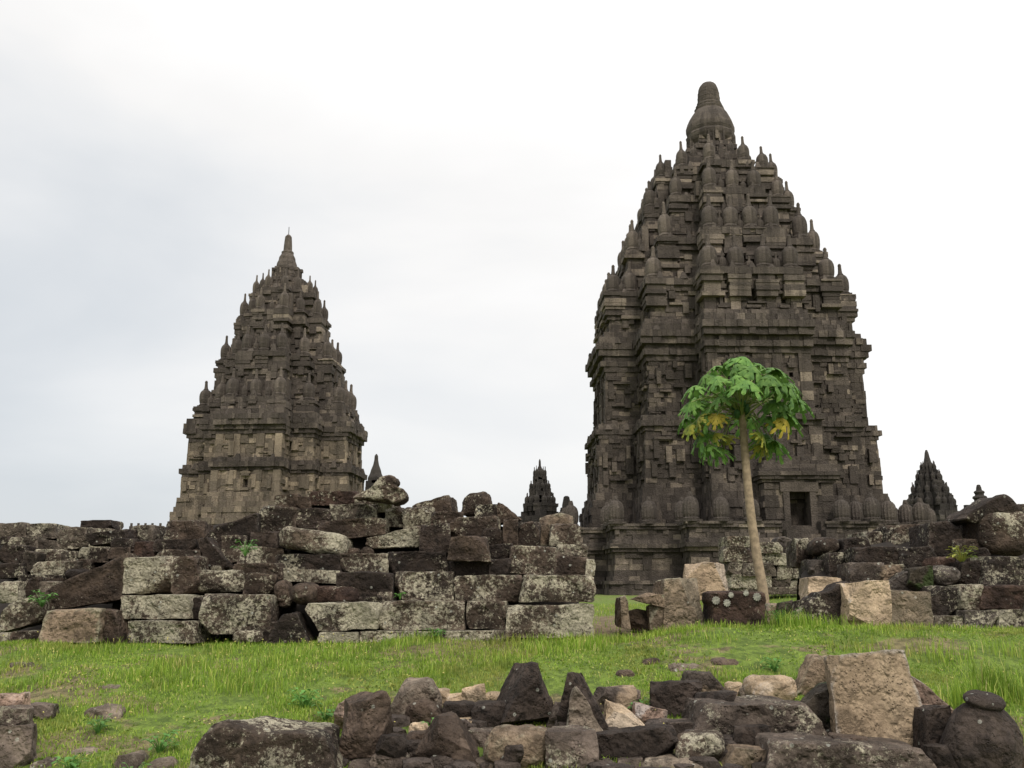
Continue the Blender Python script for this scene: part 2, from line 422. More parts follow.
def candi(name, label, cat, px, Y, rz, base_z, prof, cr, mats, ledges, crown, ch=0.45, bl=(0.55, 1.25), foot=None, x_py=440, detail=True, group=None, door=None):
    """a temple from measured stages.
    prof: (part, py bottom, py top, D px bottom, D px top, kind); ledges: (py, D px, ratna h px, ratna w px, n per arm)"""
    P = at(px, x_py, Y)
    root = empty(name, (P.x, Y, base_z), rz)
    tag(root, label, cat, group)
    Z = lambda py: at(px, py, Y).z - base_z
    S = lambda v_, py: v_ * mpp(py, Y)
    parts = {}
    core = Blocks()
    hsp = {'wall': lambda D: [], 'wallc': lambda D: [(0.0, D * 0.026)], 'walls': lambda D: [(-0.62, D * 0.014), (0.62, D * 0.014)], 'walln': lambda D: [(0.0, D * 0.03), (-0.64, D * 0.02), (0.64, D * 0.02)]}
    for part, y0, y1, d0, d1, kind in prof:
        B = parts.setdefault(part, Blocks())
        z0 = max(0.0, Z(y0)) if foot is None or y0 < foot else 0.0
        z1 = Z(y1); D0, D1 = S(d0, y0), S(d1, y1)
        if kind.startswith('wall'):
            n = max(1, round((z1 - z0) / ch)); h = (z1 - z0) / n
            spec = []
            for i in range(n):
                D = D0 + (D1 - D0) * (i + 0.5) / n
                fr = (i + 0.5) / n
                holes = []
                if detail and 0.25 < fr < 0.70: holes = edge_holes(D, cr, hsp[kind](D))
                zm = z0 + (i + .5) * h
                if door and door[2] < zm < door[3]: holes = holes + [(15, D * cr[0] + door[0] - door[1], D * cr[0] + door[0] + door[1])]
                ring(B, cross(D, D * cr[0], D * cr[1]), z0 + i * h, z0 + (i + 1) * h, bl=bl, holes=holes)
            if detail:
                # carved relief: upright panels, small hoods and thin ledges standing proud of the faces
                Dm = (D0 + D1) / 2; hh_ = z1 - z0
                pts = cross(Dm, Dm * cr[0], Dm * cr[1])
                for e in range(20):
                    p, q = Vector((*pts[e], 0)), Vector((*pts[(e + 1) % 20], 0)); L = (q - p).length; dv = (q - p) / L; nn = Vector((dv.y, -dv.x, 0))
                    for _ in range(int(L * hh_ / 1.7)):
                        if rng.random() < .62: wv, hv_ = rng.uniform(.12, .32), rng.uniform(.5, 1.5)
                        else: wv, hv_ = rng.uniform(.3, .75), rng.uniform(.10, .22)
                        hv_ = min(hv_, hh_ * .6)
                        u = rng.uniform(wv, max(wv + .01, L - wv)); zz = rng.uniform(z0 + .05, max(z0 + .06, z1 - hv_ - .05))
                        if door and e == 15 and abs(u - L / 2 - door[0]) < 1.2 + wv and zz < door[3] + .3: continue
                        pr = rng.uniform(.10, .26) + abs(D0 - D1) / 2
                        A_ = p + dv * (u - wv); B_ = p + dv * (u + wv)
                        c4 = [A_ + nn * pr, B_ + nn * pr, B_ - nn * .3, A_ - nn * .3]
                        B.quadbox([(x.x, x.y, zz) for x in c4] + [(x.x, x.y, zz + hv_) for x in c4], rng.random() ** 1.7)
                pil = []
                for arm in range(4):
                    c, s_ = (1, 0, -1, 0)[arm], (0, 1, 0, -1)[arm]
                    w = D0 * cr[0]; pw = D0 * 0.042
                    for u in (-w + pw, -w * 0.36, w * 0.36, w - pw):
                        for kk in range(max(2, n // 2)):
                            za = z0 + (z1 - z0) * kk / max(2, n // 2); zb = z0 + (z1 - z0) * (kk + 1) / max(2, n // 2)
                            D = D0 + (D1 - D0) * (kk + 0.5) / max(2, n // 2)
                            pj = 0.12 + rng.uniform(-.04, .04); pwj = pw * rng.uniform(0.8, 1.1)
                            q = [(D - 0.1, u - pwj), (D + pj, u - pwj), (D + pj, u + pwj), (D - 0.1, u + pwj)]
                            q = [(x * c - y * s_, x * s_ + y * c) for x, y in q]
                            B.quadbox([(x, y, za + 0.01) for x, y in q] + [(x, y, zb) for x, y in q], rng.random() ** 1.3)
                    # small projecting hoods over the niches
                    for u, hw in [(c_ * w, h_ * 1.7) for c_, h_ in hsp[kind](D0)]:
                        za = z0 + (z1 - z0) * 0.74
                        for kk, (e, hh) in enumerate(((1.0, 0.2), (1.25, 0.16), (0.7, 0.3), (0.35, 0.25))):
                            D = D0 + (D1 - D0) * 0.75
                            q = [(D - 0.1, u - hw * e), (D + 0.24 - kk * 0.03, u - hw * e), (D + 0.24 - kk * 0.03, u + hw * e), (D - 0.1, u + hw * e)]
                            q = [(x * c - y * s_, x * s_ + y * c) for x, y in q]
                            B.quadbox([(x, y, za) for x, y in q] + [(x, y, za + hh) for x, y in q], rng.random() * 0.7); za += hh
                        za = z0 + (z1 - z0) * 0.20
                        q = [(D0 - 0.1, u - hw * 1.1), (D0 + 0.2, u - hw * 1.1), (D0 + 0.2, u + hw * 1.1), (D0 - 0.1, u + hw * 1.1)]
                        q = [(x * c - y * s_, x * s_ + y * c) for x, y in q]
                        B.quadbox([(x, y, za - 0.22) for x, y in q] + [(x, y, za) for x, y in q], rng.random() * 0.7)
        else:
            dh = [(15, D1 * cr[0] + door[0] - door[1], D1 * cr[0] + door[0] + door[1])] if door and door[2] < (z0 + z1) / 2 < door[3] else []
            ring(B, cross(D1, D1 * cr[0] + (D1 - D0), D1 * cr[1] + (D1 - D0)), z0, z1, holes=dh, bl=(bl[0] * 0.8, bl[1] * 0.9), tone=(0.0, 0.75), thick=0.7 + abs(D1 - D0))
        Dc = min(D0, D1) - 0.5
        if door and z0 < door[3] and z1 > door[2] - .5: Dc = min(D0, D1) * 0.45
        prism(core, cross(Dc, Dc * cr[0] - 0.15, Dc * cr[1] - 0.15), z0, z1 - 0.02)
        if kind == 'cornice' and detail:      # notched antefix stones standing along the cornice edge
            pts = cross(D1, D1 * cr[0], D1 * cr[1])
            for i in range(20):
                p, q = Vector(pts[i]), Vector(pts[(i + 1) % 20]); L = (q - p).length
                kcount = max(1, int(L / 1.5))
                for j in range(kcount):
                    c = p + (q - p) * ((j + 0.5) / kcount); sz = rng.uniform(0.16, 0.3); hh = rng.uniform(0.3, 0.65)
                    c *= 1 - 0.3 / max(c.length, 1)
                    B.quadbox([(c.x - sz, c.y - sz, z1 - 0.05), (c.x + sz, c.y - sz, z1 - 0.05), (c.x + sz, c.y + sz, z1 - 0.05), (c.x - sz, c.y + sz, z1 - 0.05)] +
                              [(c.x - sz * .4, c.y - sz * .4, z1 + hh), (c.x + sz * .4, c.y - sz * .4, z1 + hh), (c.x + sz * .4, c.y + sz * .4, z1 + hh), (c.x - sz * .4, c.y + sz * .4, z1 + hh)], rng.random() * 0.6)
    # ratna finials on the ledges
    for py, d, hp, wp, nper in ledges:
        bay = parts.get('roof_tier')
        D = S(d, py); w, C = D * cr[0], D * cr[1]
        wd, hh = S(wp, py), S(hp, py)
        me = [ratna_mesh(wd, hh, tone=t_) for t_ in (0.15, 0.4, 0.65)]
        ins = wd * 0.52
        pos = []
        for i in range(nper):
            u = -(w - ins) + 2 * (w - ins) * i / max(1, nper - 1) if nper > 1 else 0.0
            pos.append((D - ins, u))
        ns = 1 if (D - C) > wd * 1.9 else 0
        for i in range(ns):
            pos += [(D - ins - (D - C) * 0.52, w - ins), (D - ins - (D - C) * 0.52, -(w - ins))]
        pos.append((C - ins, C - ins))
        if detail:
            # every finial stands on its own moulded bay that breaks forward through the cornice
            zl = Z(py); hb = hh * 0.78
            small = [(D - ins * 1.1, (pos[i][1] + pos[i + 1][1]) / 2) for i in range(nper - 1)] + [(D - ins - (D - C) * 0.25, sg * (w - ins * .6)) for sg in (-1, 1)]
            sme = [ratna_mesh(wd * .5, hh * .5, tone=t_) for t_ in (.2, .5)]
            for r in range(4):
                c, s_ = (1, 0, -1, 0)[r], (0, 1, 0, -1)[r]
                for x, y in pos:
                    z = zl - hb
                    while z < zl - 0.02:
                        h_ = rng.uniform(0.22, 0.5); z2 = min(zl, z + h_)
                        e = wd * 0.46 + rng.choice((0.02, 0.10, 0.2, 0.28)); X, Y_ = x * c - y * s_, x * s_ + y * c
                        j1, j2 = rng.uniform(-.05, .05), rng.uniform(-.05, .05)
                        bay.box(X - e + j1, Y_ - e + j2, z, X + e + j1, Y_ + e + j2, z2 - .006, rng.random() ** 1.5); z = z2
                for x, y in small:
                    o = link('small_finial', rng.choice(sme), M['roof'], root)
                    o.location = (x * c - y * s_, x * s_ + y * c, zl - .03); o.scale = (1, 1, rng.uniform(.7, 1.15))
                # carved blocks of uneven height against the wall behind
                for _ in range(int(w * 2.2)):
                    u = rng.uniform(-w, w); x = D - wd * rng.uniform(1.0, 1.5); e = rng.uniform(.18, .42); z = zl - .1; h_ = rng.uniform(.3, hh * .8)
                    X, Y_ = x * c - u * s_, x * s_ + u * c
                    bay.box(X - e, Y_ - e, z, X + e, Y_ + e, z + h_, rng.random() ** 1.4)
        for r in range(4):
            c, s_ = (1, 0, -1, 0)[r], (0, 1, 0, -1)[r]
            for x, y in pos:
                o = link('ratna_finial', rng.choice(me), M[mats.get('ratna', 'roof')], root)
                o.location = (x * c - y * s_, x * s_ + y * c, Z(py) - 0.03)
                o.scale = (rng.uniform(0.93, 1.05),) * 2 + (rng.uniform(0.88, 1.04),)
                o.rotation_euler = (rng.uniform(-.03, .03), rng.uniform(-.03, .03), 0)
    for part, B in parts.items():
        B.build(part, M[mats.get(part, 'roof')], root)
    core.build('masonry_core', M[mats.get('core', 'roof')], root)
    if crown:
        pr = [(S(r, py), Z(py)) for r, py in crown]
        link('crowning_finial', lathe('crowning_finial', pr, 20, 0.02, tone=0.45), M[mats.get('ratna', 'roof')], root)
    return root, Z, S

GZ = 0.9
CR = (0.37, 0.74)
rp = []
def stage(part, *rows):
    for r in rows: rp.append((part, *r))
stage('temple_base', (575, 536, 150, 150, 'wall'), (536, 527, 147, 147, 'm'), (527, 519, 144, 144, 'm'), (519, 512, 147, 145, 'm'), (512, 505, 143, 142, 'm'), (505, 498, 140, 139, 'm'))
stage('lower_storey', (498, 447, 135, 131, 'walls'))
stage('string_course', (447, 443, 133, 133, 'm'), (443, 438, 136, 136, 'cornice'), (438, 433, 133, 133, 'm'))
stage('upper_storey', (433, 383, 125, 122, 'walls'))
stage('main_cornice', (383, 378, 124, 124, 'm'), (378, 373, 127, 127, 'm'), (373, 368, 124, 124, 'm'), (368, 362, 129, 129, 'm'), (362, 356, 131, 131, 'cornice'), (356, 350, 128, 128, 'm'), (350, 345, 123, 123, 'm'))
stage('roof_tier', (345, 318, 116, 114, 'walln'), (318, 313, 117, 117, 'm'), (313, 307, 120, 120, 'cornice'))
stage('roof_tier_two', (307, 288, 94, 94, 'wall'), (288, 275, 93, 91, 'wall'), (275, 270, 94, 94, 'm'), (270, 264, 97, 97, 'cornice'))
stage('roof_tier_three', (264, 246, 77, 76, 'wall'), (246, 231, 75, 74, 'wall'), (231, 225, 73, 73, 'm'), (225, 219, 76, 76, 'cornice'))
stage('roof_tier_four', (219, 200, 59, 58, 'wall'), (200, 194, 60, 60, 'm'), (194, 187, 62, 62, 'cornice'))
stage('roof_tier_five', (187, 174, 36, 35, 'wall'), (174, 168, 37, 37, 'cornice'))
stage('roof_neck', (168, 157, 26, 25, 'wall'), (157, 153, 27, 27, 'm'), (153, 140, 22, 21, 'wall'))
big_crown = [(19, 152), (21, 150), (19, 147), (22, 144), (23.5, 141), (24, 138), (22.5, 136), (23.5, 133), (23.5, 129), (21.8, 124), (19.3, 119), (16.6, 115), (14, 112), (14.6, 110), (12.5, 108.5), (13, 106.5),
             (11.4, 105), (11.7, 103.5), (10.8, 103), (10.8, 99.5), (11.1, 99), (10.6, 98.4), (10.4, 94.5), (10.6, 94), (10, 93.4), (9.6, 90), (8.4, 87), (6.2, 84.6), (3, 83.4), (0.6, 83)]
mats_r = {'temple_base': 'wall', 'lower_storey': 'wall', 'string_course': 'roof', 'upper_storey': 'wall', 'main_cornice': 'roof', 'roof_tier': 'roof'}
tA, ZA, SA = candi('temple', 'tallest grey stone temple, with a dark doorway, standing behind the papaya tree', 'temple', 725.5, 78.0, R(1.6), GZ, rp, CR, mats_r,
                   [(307, 119, 34, 15.5, 4), (264, 96, 38, 15, 4), (219, 75, 33, 13.5, 3), (187, 61, 29, 12, 2), (168, 37, 16, 7, 2)], big_crown, ch=0.36, bl=(0.3, 0.95), door=(1.6, 0.75, 3.6, 6.7))
rename = {'roof_tier_two': 'roof_tier', 'roof_tier_three': 'roof_tier', 'roof_tier_four': 'roof_tier', 'roof_tier_five': 'roof_tier'}
def fix_names(root):
    for o in list(root.children):
        if o.name.split('.')[0] in rename: o.name = rename[o.name.split('.')[0]]
fix_names(tA)

# terrace, porch, stair and ribbed balustrade finials of the tall temple (parts of it)
ter = Blocks(); DT = 14.0; PX = 1.6; CRT = (0.46, 0.80)
def tring(z0, z1, o, **k): ring(ter, cross(DT + o, DT * CRT[0] + o, DT * CRT[1] + o), z0, z1, **k)
tring(0.0, 0.42, 0.55); tring(0.42, 0.75, 0.4); tring(0.75, 1.0, 0.55, tone=(0.3, 1.0)); tring(1.0, 1.3, 0.2)
for i in range(4): tring(1.3 + i * 0.42, 1.72 + i * 0.42, 0.0, bl=(0.5, 1.5))
tring(2.98, 3.25, 0.22); tring(3.25, 3.55, 0.4)
prism(ter, cross(DT - 0.5, DT * CRT[0] - 0.5, DT * CRT[1] - 0.5), 0, 3.5)
ter.build('terrace', M['wall'], tA)
bal = Blocks()
def bring(z0, z1, o, **k): ring(bal, cross(DT + o, DT * CRT[0] + o, DT * CRT[1] + o), z0, z1, thick=0.6, **k)
hole = [(15, DT * CRT[0] + PX - 1.5, DT * CRT[0] + PX + 1.5)]
bring(3.55, 3.85, 0.15, holes=hole)
for i in range(2): bring(3.85 + i * 0.36, 4.21 + i * 0.36, -0.02, bl=(0.3, 0.8), holes=hole)
bring(4.57, 4.8, 0.14, holes=hole); bring(4.8, 4.98, 0.26, holes=hole)
balo = bal.build('balustrade', M['roof'], tA)
rib = [lathe('balustrade_finial', [(0.54, 0.1), (0.56, 0.16), (0.47, 0.22), (0.54, 0.38), (0.56, 0.65), (0.53, 0.92), (0.46, 1.1), (0.34, 1.22), (0.2, 1.29), (0.17, 1.42), (0.12, 1.56)], 28, 0.05, sq_base=0.55, tone=t_) for t_ in (0.02, 0.2)]
tpts = cross(DT - 0.15, DT * CRT[0] - 0.15, DT * CRT[1] - 0.15)
cnt = 0
for i in range(20):
    p, q = Vector(tpts[i]), Vector(tpts[(i + 1) % 20]); L = (q - p).length
    kk = max(1, round(L / 2.15))
    for j in range(kk):
        c = p + (q - p) * (j / kk)
        if i == 15 and abs(c.x - PX) < 2.0: continue
        if c.y > 6: continue
        o = link('balustrade_finial', rng.choice(rib), M['roof'], balo); cnt += 1
        o.location = (c.x, c.y, 4.97); o.scale = (1, 1, rng.uniform(1.12, 1.35)); o.rotation_euler[2] = rng.random()
porch = Blocks()
D0 = SA(135, 480); pf = D0 + 1.55
for i in range(11):
    z0 = 3.5 + i * 0.42; z1 = z0 + 0.42
    if z1 > 7.95: break
    hw = 2.45
    hl = [(3, hw - 0.72, hw + 0.72)] if 4.7 < z0 + .2 < 7.1 else []
    poly = [(PX + hw, -pf), (PX + hw, -D0 + 1), (PX - hw, -D0 + 1), (PX - hw, -pf)]
    ring(porch, poly, z0, z1, holes=hl, thick=0.85)
for i, (o, h) in enumerate(((0.15, 0.22), (0.35, 0.25), (0.5, 0.28), (0.3, 0.25), (0.1, 0.3), (-.15, .3), (-.5, .35))):
    z0 = 7.75 + sum(x[1] for x in ((0.15, 0.22), (0.35, 0.25), (0.5, 0.28), (0.3, 0.25), (0.1, 0.3), (-.15, .3), (-.5, .35))[:i])
    hw = 2.45 + o
    ring(porch, [(PX + hw, -pf - o), (PX + hw, -D0 + 1), (PX - hw, -D0 + 1), (PX - hw, -pf - o)], z0, z0 + h, thick=1.2, tone=(0, 0.7))
porch.box(PX - 2.2, -pf + 0.3, 7.5, PX + 2.2, -D0 + 0.5, 9.3, 0.2)
porch.box(PX - 2.4, -pf + 0.2, 3.4, PX + 2.4, -D0 + 0.5, 4.55, 0.2)
porcho = porch.build('porch', M['wall'], tA)
fr = Blocks()
for s_ in (-1, 1): fr.box(PX + s_ * 0.94 - 0.22, -pf - 0.16, 4.7, PX + s_ * 0.94 + 0.22, -pf + 0.6, 7.1, 0.35)
fr.box(PX - 1.35, -pf - 0.2, 7.1, PX + 1.35, -pf + 0.6, 7.75, 0.5); fr.box(PX - 1.2, -pf - 0.3, 4.45, PX + 1.2, -pf + 0.5, 4.7, 0.3)
fr.build('door_frame', M['wall'], porcho)
pst = Blocks(); pst.box(-0.35, -pf + 0.75, 4.56, 0.2, -pf + 1.05, 5.0, 1.0)
o = pst.build('threshold_stone', plain('pale_grey_stone', (0.55, 0.56, 0.58)), porcho); o['label'] = 'pale stone lying inside the doorway'
st = Blocks()
for i in range(14):
    y = -pf - 0.2 - i * 0.42; z = 4.45 - i * 0.32
    for kx in range(3): st.box(PX - 1.0 + kx * 0.67, y - 0.42, z - 0.9, PX - 1.0 + kx * 0.67 + 0.66, y, z + rng.uniform(-.02, .02), rng.random())
st.build('stair', M['wall'], tA)
for s_ in (-1, 1):
    ck = Blocks()
    for i in range(7):
        y = -pf - 0.2 - i * 0.84; z = 5.0 - i * 0.62
        ck.box(PX + s_ * 1.35 - 0.3, y - 0.84, max(0, z - 2.2), PX + s_ * 1.35 + 0.3, y, z, rng.random() * 0.8)
    ck.build('stair_wing', M['wall'], tA)

# the smaller temple on the left
rp = []
CRL = (0.40, 0.68)
stage('temple_base', (600, 530, 92, 92, 'wall'), (530, 524, 92, 92, 'm'), (524, 519, 90, 90, 'm'), (519, 514, 92, 91, 'm'), (514, 509, 89, 88, 'm'), (509, 504, 87, 86, 'm'), (504, 500, 85, 85, 'm'))
stage('lower_storey', (500, 480, 82, 81, 'wallc'))
stage('string_course', (480, 477, 82, 82, 'm'), (477, 472, 85, 85, 'cornice'), (472, 468, 82, 82, 'm'))
stage('upper_storey', (468, 446, 78, 77, 'wall'))
stage('main_cornice', (446, 442, 78, 78, 'm'), (442, 438, 80, 80, 'm'), (438, 433, 83, 83, 'm'), (433, 428, 83, 83, 'cornice'), (428, 423, 80, 80, 'm'))
stage('roof_tier', (423, 416, 74, 73, 'walln'), (416, 411, 74, 74, 'cornice'))
stage('roof_tier_two', (411, 394, 60, 59, 'wall'), (394, 375, 58, 55, 'wall'), (375, 370, 56, 56, 'm'), (370, 365, 58, 58, 'cornice'))
stage('roof_tier_three', (365, 348, 45, 44, 'wall'), (348, 331, 43, 40, 'wall'), (331, 326, 41, 41, 'm'), (326, 321, 42, 42, 'cornice'))
stage('roof_tier_four', (321, 306, 31, 30, 'wall'), (306, 302, 31, 31, 'm'), (302, 297, 32, 32, 'cornice'))
stage('roof_neck', (297, 286, 20, 19, 'wall'), (286, 282, 20, 20, 'm'), (282, 272, 13, 12.5, 'wall'), (272, 269, 13.5, 13.5, 'm'))
small_crown = [(11.5, 280), (12.5, 276), (11, 273), (11.6, 270), (10, 267), (9.6, 264), (8.2, 261), (7.8, 258), (5.8, 254.5), (6, 252.5), (4.2, 251), (4.0, 246), (3.6, 241), (3.2, 237), (1.5, 235)]
mats_l = {'temple_base': 'wallp', 'lower_storey': 'wallp', 'string_course': 'wall', 'upper_storey': 'wallp', 'main_cornice': 'roof', 'roof_tier': 'roof'}
tB, ZB, SB = candi('temple', 'pointed grey stone temple with pale walls rising behind the long ruined wall on the left', 'temple', 277.5, 82.0, R(-4.6), GZ, rp, CRL, mats_l,
                   [(411, 73, 31, 12.5, 3), (365, 57, 29, 11, 3), (321, 42, 26, 9.5, 2), (297, 31, 21, 7, 2)], small_crown, ch=0.36, bl=(0.3, 0.9))
rod = link('lightning_rod', lathe('lightning_rod', [(.035, ZB(236)), (.03, ZB(227))], 6), M['far'], tB)
fix_names(tB)

# small far temples: only their tops show over the rubble
def far_temple(label, px, Y, tip, rows, crown, x_py=500, rz=0.0, led=()):
    global rp
    rp = []
    for part, *r in rows: stage(part, tuple(r))
    o, Z, S = candi('small_temple', label, 'temple', px, Y, rz, GZ, rp, (0.42, 0.72), {k_: 'far' for k_ in ('temple_base', 'roof_tier', 'roof_tier_two', 'roof_tier_three', 'core', 'ratna', 'upper_storey', 'main_cornice')},
                    led, crown, ch=0.5, x_py=x_py, detail=False)
    fix_names(o); return o
far_temple('slim pointed far temple top just right of the pale-walled temple', 375, 115, 455,
    [('upper_storey', 592, 505, 17, 17, 'wall'), ('roof_tier', 505, 494, 12, 12, 'wall'), ('roof_tier', 494, 491, 13, 12.5, 'm'), ('roof_tier_two', 491, 484, 9.5, 9, 'wall'), ('roof_tier_two', 484, 481, 10, 9.5, 'm')],
    [(8, 482), (8, 478), (6, 474), (5, 470), (3, 465), (2, 460), (1.8, 456), (0.5, 454)], led=[(505, 16, 10, 3, 2)])
far_temple('small dark far temple with three spikes in the gap left of the tallest temple', 540, 105, 462,
    [('upper_storey', 592, 522, 24, 22, 'wall'), ('main_cornice', 522, 517, 22, 22, 'm'), ('main_cornice', 517, 512, 20, 18, 'm'), ('roof_tier', 512, 507, 17, 16, 'wall'), ('roof_tier', 507, 504, 17, 17, 'm'), ('roof_tier_two', 504, 492, 12, 10.5, 'wall'), ('roof_tier_two', 492, 489, 11.5, 11, 'm'),
     ('roof_tier_three', 489, 480, 7.5, 7, 'wall'), ('roof_tier_three', 480, 477, 8, 7, 'm')],
    [(4.5, 478), (4.5, 474), (3, 470), (1.2, 466), (1, 461), (0.3, 459)], led=[(504, 16, 12, 6, 2), (489, 11, 9, 4, 2), (477, 7, 11, 3, 2)])
far_temple('stubby dark far pinnacle beside the three-spiked far temple', 566.5, 100, 497,
    [('upper_storey', 592, 518, 9, 9, 'wall'), ('roof_tier', 518, 514, 9, 8, 'm'), ('roof_tier', 514, 510, 6.5, 6, 'wall'), ('roof_tier_two', 510, 508, 7, 6, 'm')],
    [(4.6, 509), (4.4, 505), (3.4, 500), (2.8, 497), (1.5, 496)])
far_temple('sharp dark far temple top behind the rubble right of the tallest temple', 931, 100, 450,
    [('upper_storey', 592, 512, 26, 24, 'wall'), ('main_cornice', 512, 506, 25, 23, 'm'), ('roof_tier', 506, 497, 19, 18, 'wall'), ('roof_tier', 497, 494, 19, 18.5, 'm'), ('roof_tier_two', 494, 484, 14, 12.5, 'wall'), ('roof_tier_two', 484, 481, 13.5, 13, 'm'),
     ('roof_tier_three', 481, 473, 8.5, 8, 'wall'), ('roof_tier_three', 473, 470, 9, 8.5, 'm')],
    [(5, 472), (5, 466), (3.5, 462), (2.4, 457), (1.8, 453), (0.8, 450)], led=[(506, 23, 12, 6, 3), (494, 18, 12, 5, 2), (481, 13, 11, 4.5, 2), (470, 8, 9, 3, 2)], rz=R(12))
far_temple('small far pinnacle of stacked rings left of the gabled stone', 980, 90, 485,
    [('upper_storey', 592, 512, 8, 8, 'wall')],
    [(9, 512), (9.5, 509), (7, 508), (7, 506), (8.5, 504), (8, 502.5), (5.5, 501.5), (5.5, 499.5), (7, 498), (6.4, 496.5), (4.2, 495.5), (4.2, 494), (5.2, 492.5), (4.6, 491.3), (2.8, 490.4), (2.4, 487.5), (1.6, 485), (0.5, 484.6)])
for px, yt, lab in ((907, 503, 'dark far post stone nearest the right side of the tallest temple'), (967, 505, 'dark far post stone beside the pinnacle of stacked rings')):
    P = at(px, yt, 70)
    B = Blocks()
    w = 3.4 * mpp(yt, 70)
    B.box(-w, -w, 0, w, w, P.z - GZ - 0.7, 0.2); B.box(-w * 1.2, -w * 1.2, P.z - GZ - 0.7, w * 1.2, w * 1.2, P.z - GZ - 0.5, 0.3); B.box(-w * .7, -w * .7, P.z - GZ - 0.5, w * .7, w * .7, P.z - GZ, 0.2)
    o = link('stone_post', mesh_from('stone_post', B.v, B.f, B.t), M['far'], None, (P.x, 70, GZ))
    tag(o, lab, 'stone post', 'far stone posts')
# far low balustrade with little posts, seen over the left end of the ruined wall
P0, P1 = at(104, 531, 62), at(166, 531, 62)
B = Blocks()
B.box(P0.x, 61.7, GZ, P1.x, 62.3, P0.z, 0.5)
rt = empty('balustrade', ((P0.x + P1.x) / 2, 62, GZ)); tag(rt, 'far grey balustrade with small posts peeping over the left part of the ruined wall', 'balustrade')
bo = B.build('wall', M['wall'], None)
bo.parent = rt; bo.location = (-(P0.x + P1.x) / 2, -62, -GZ)
pm = Blocks(); pm.box(-.10, -.10, 0, .10, .10, .25, .4); pm.box(-.06, -.06, .25, .06, .06, .45, .4)
pmesh = mesh_from('post', pm.v, pm.f, pm.t)
for px in (108, 116, 131, 138, 145, 152, 160):
    P = at(px, 530, 62)
    link('post', pmesh, M['wall'], rt, (P.x - rt.location.x, 0, P.z - GZ))
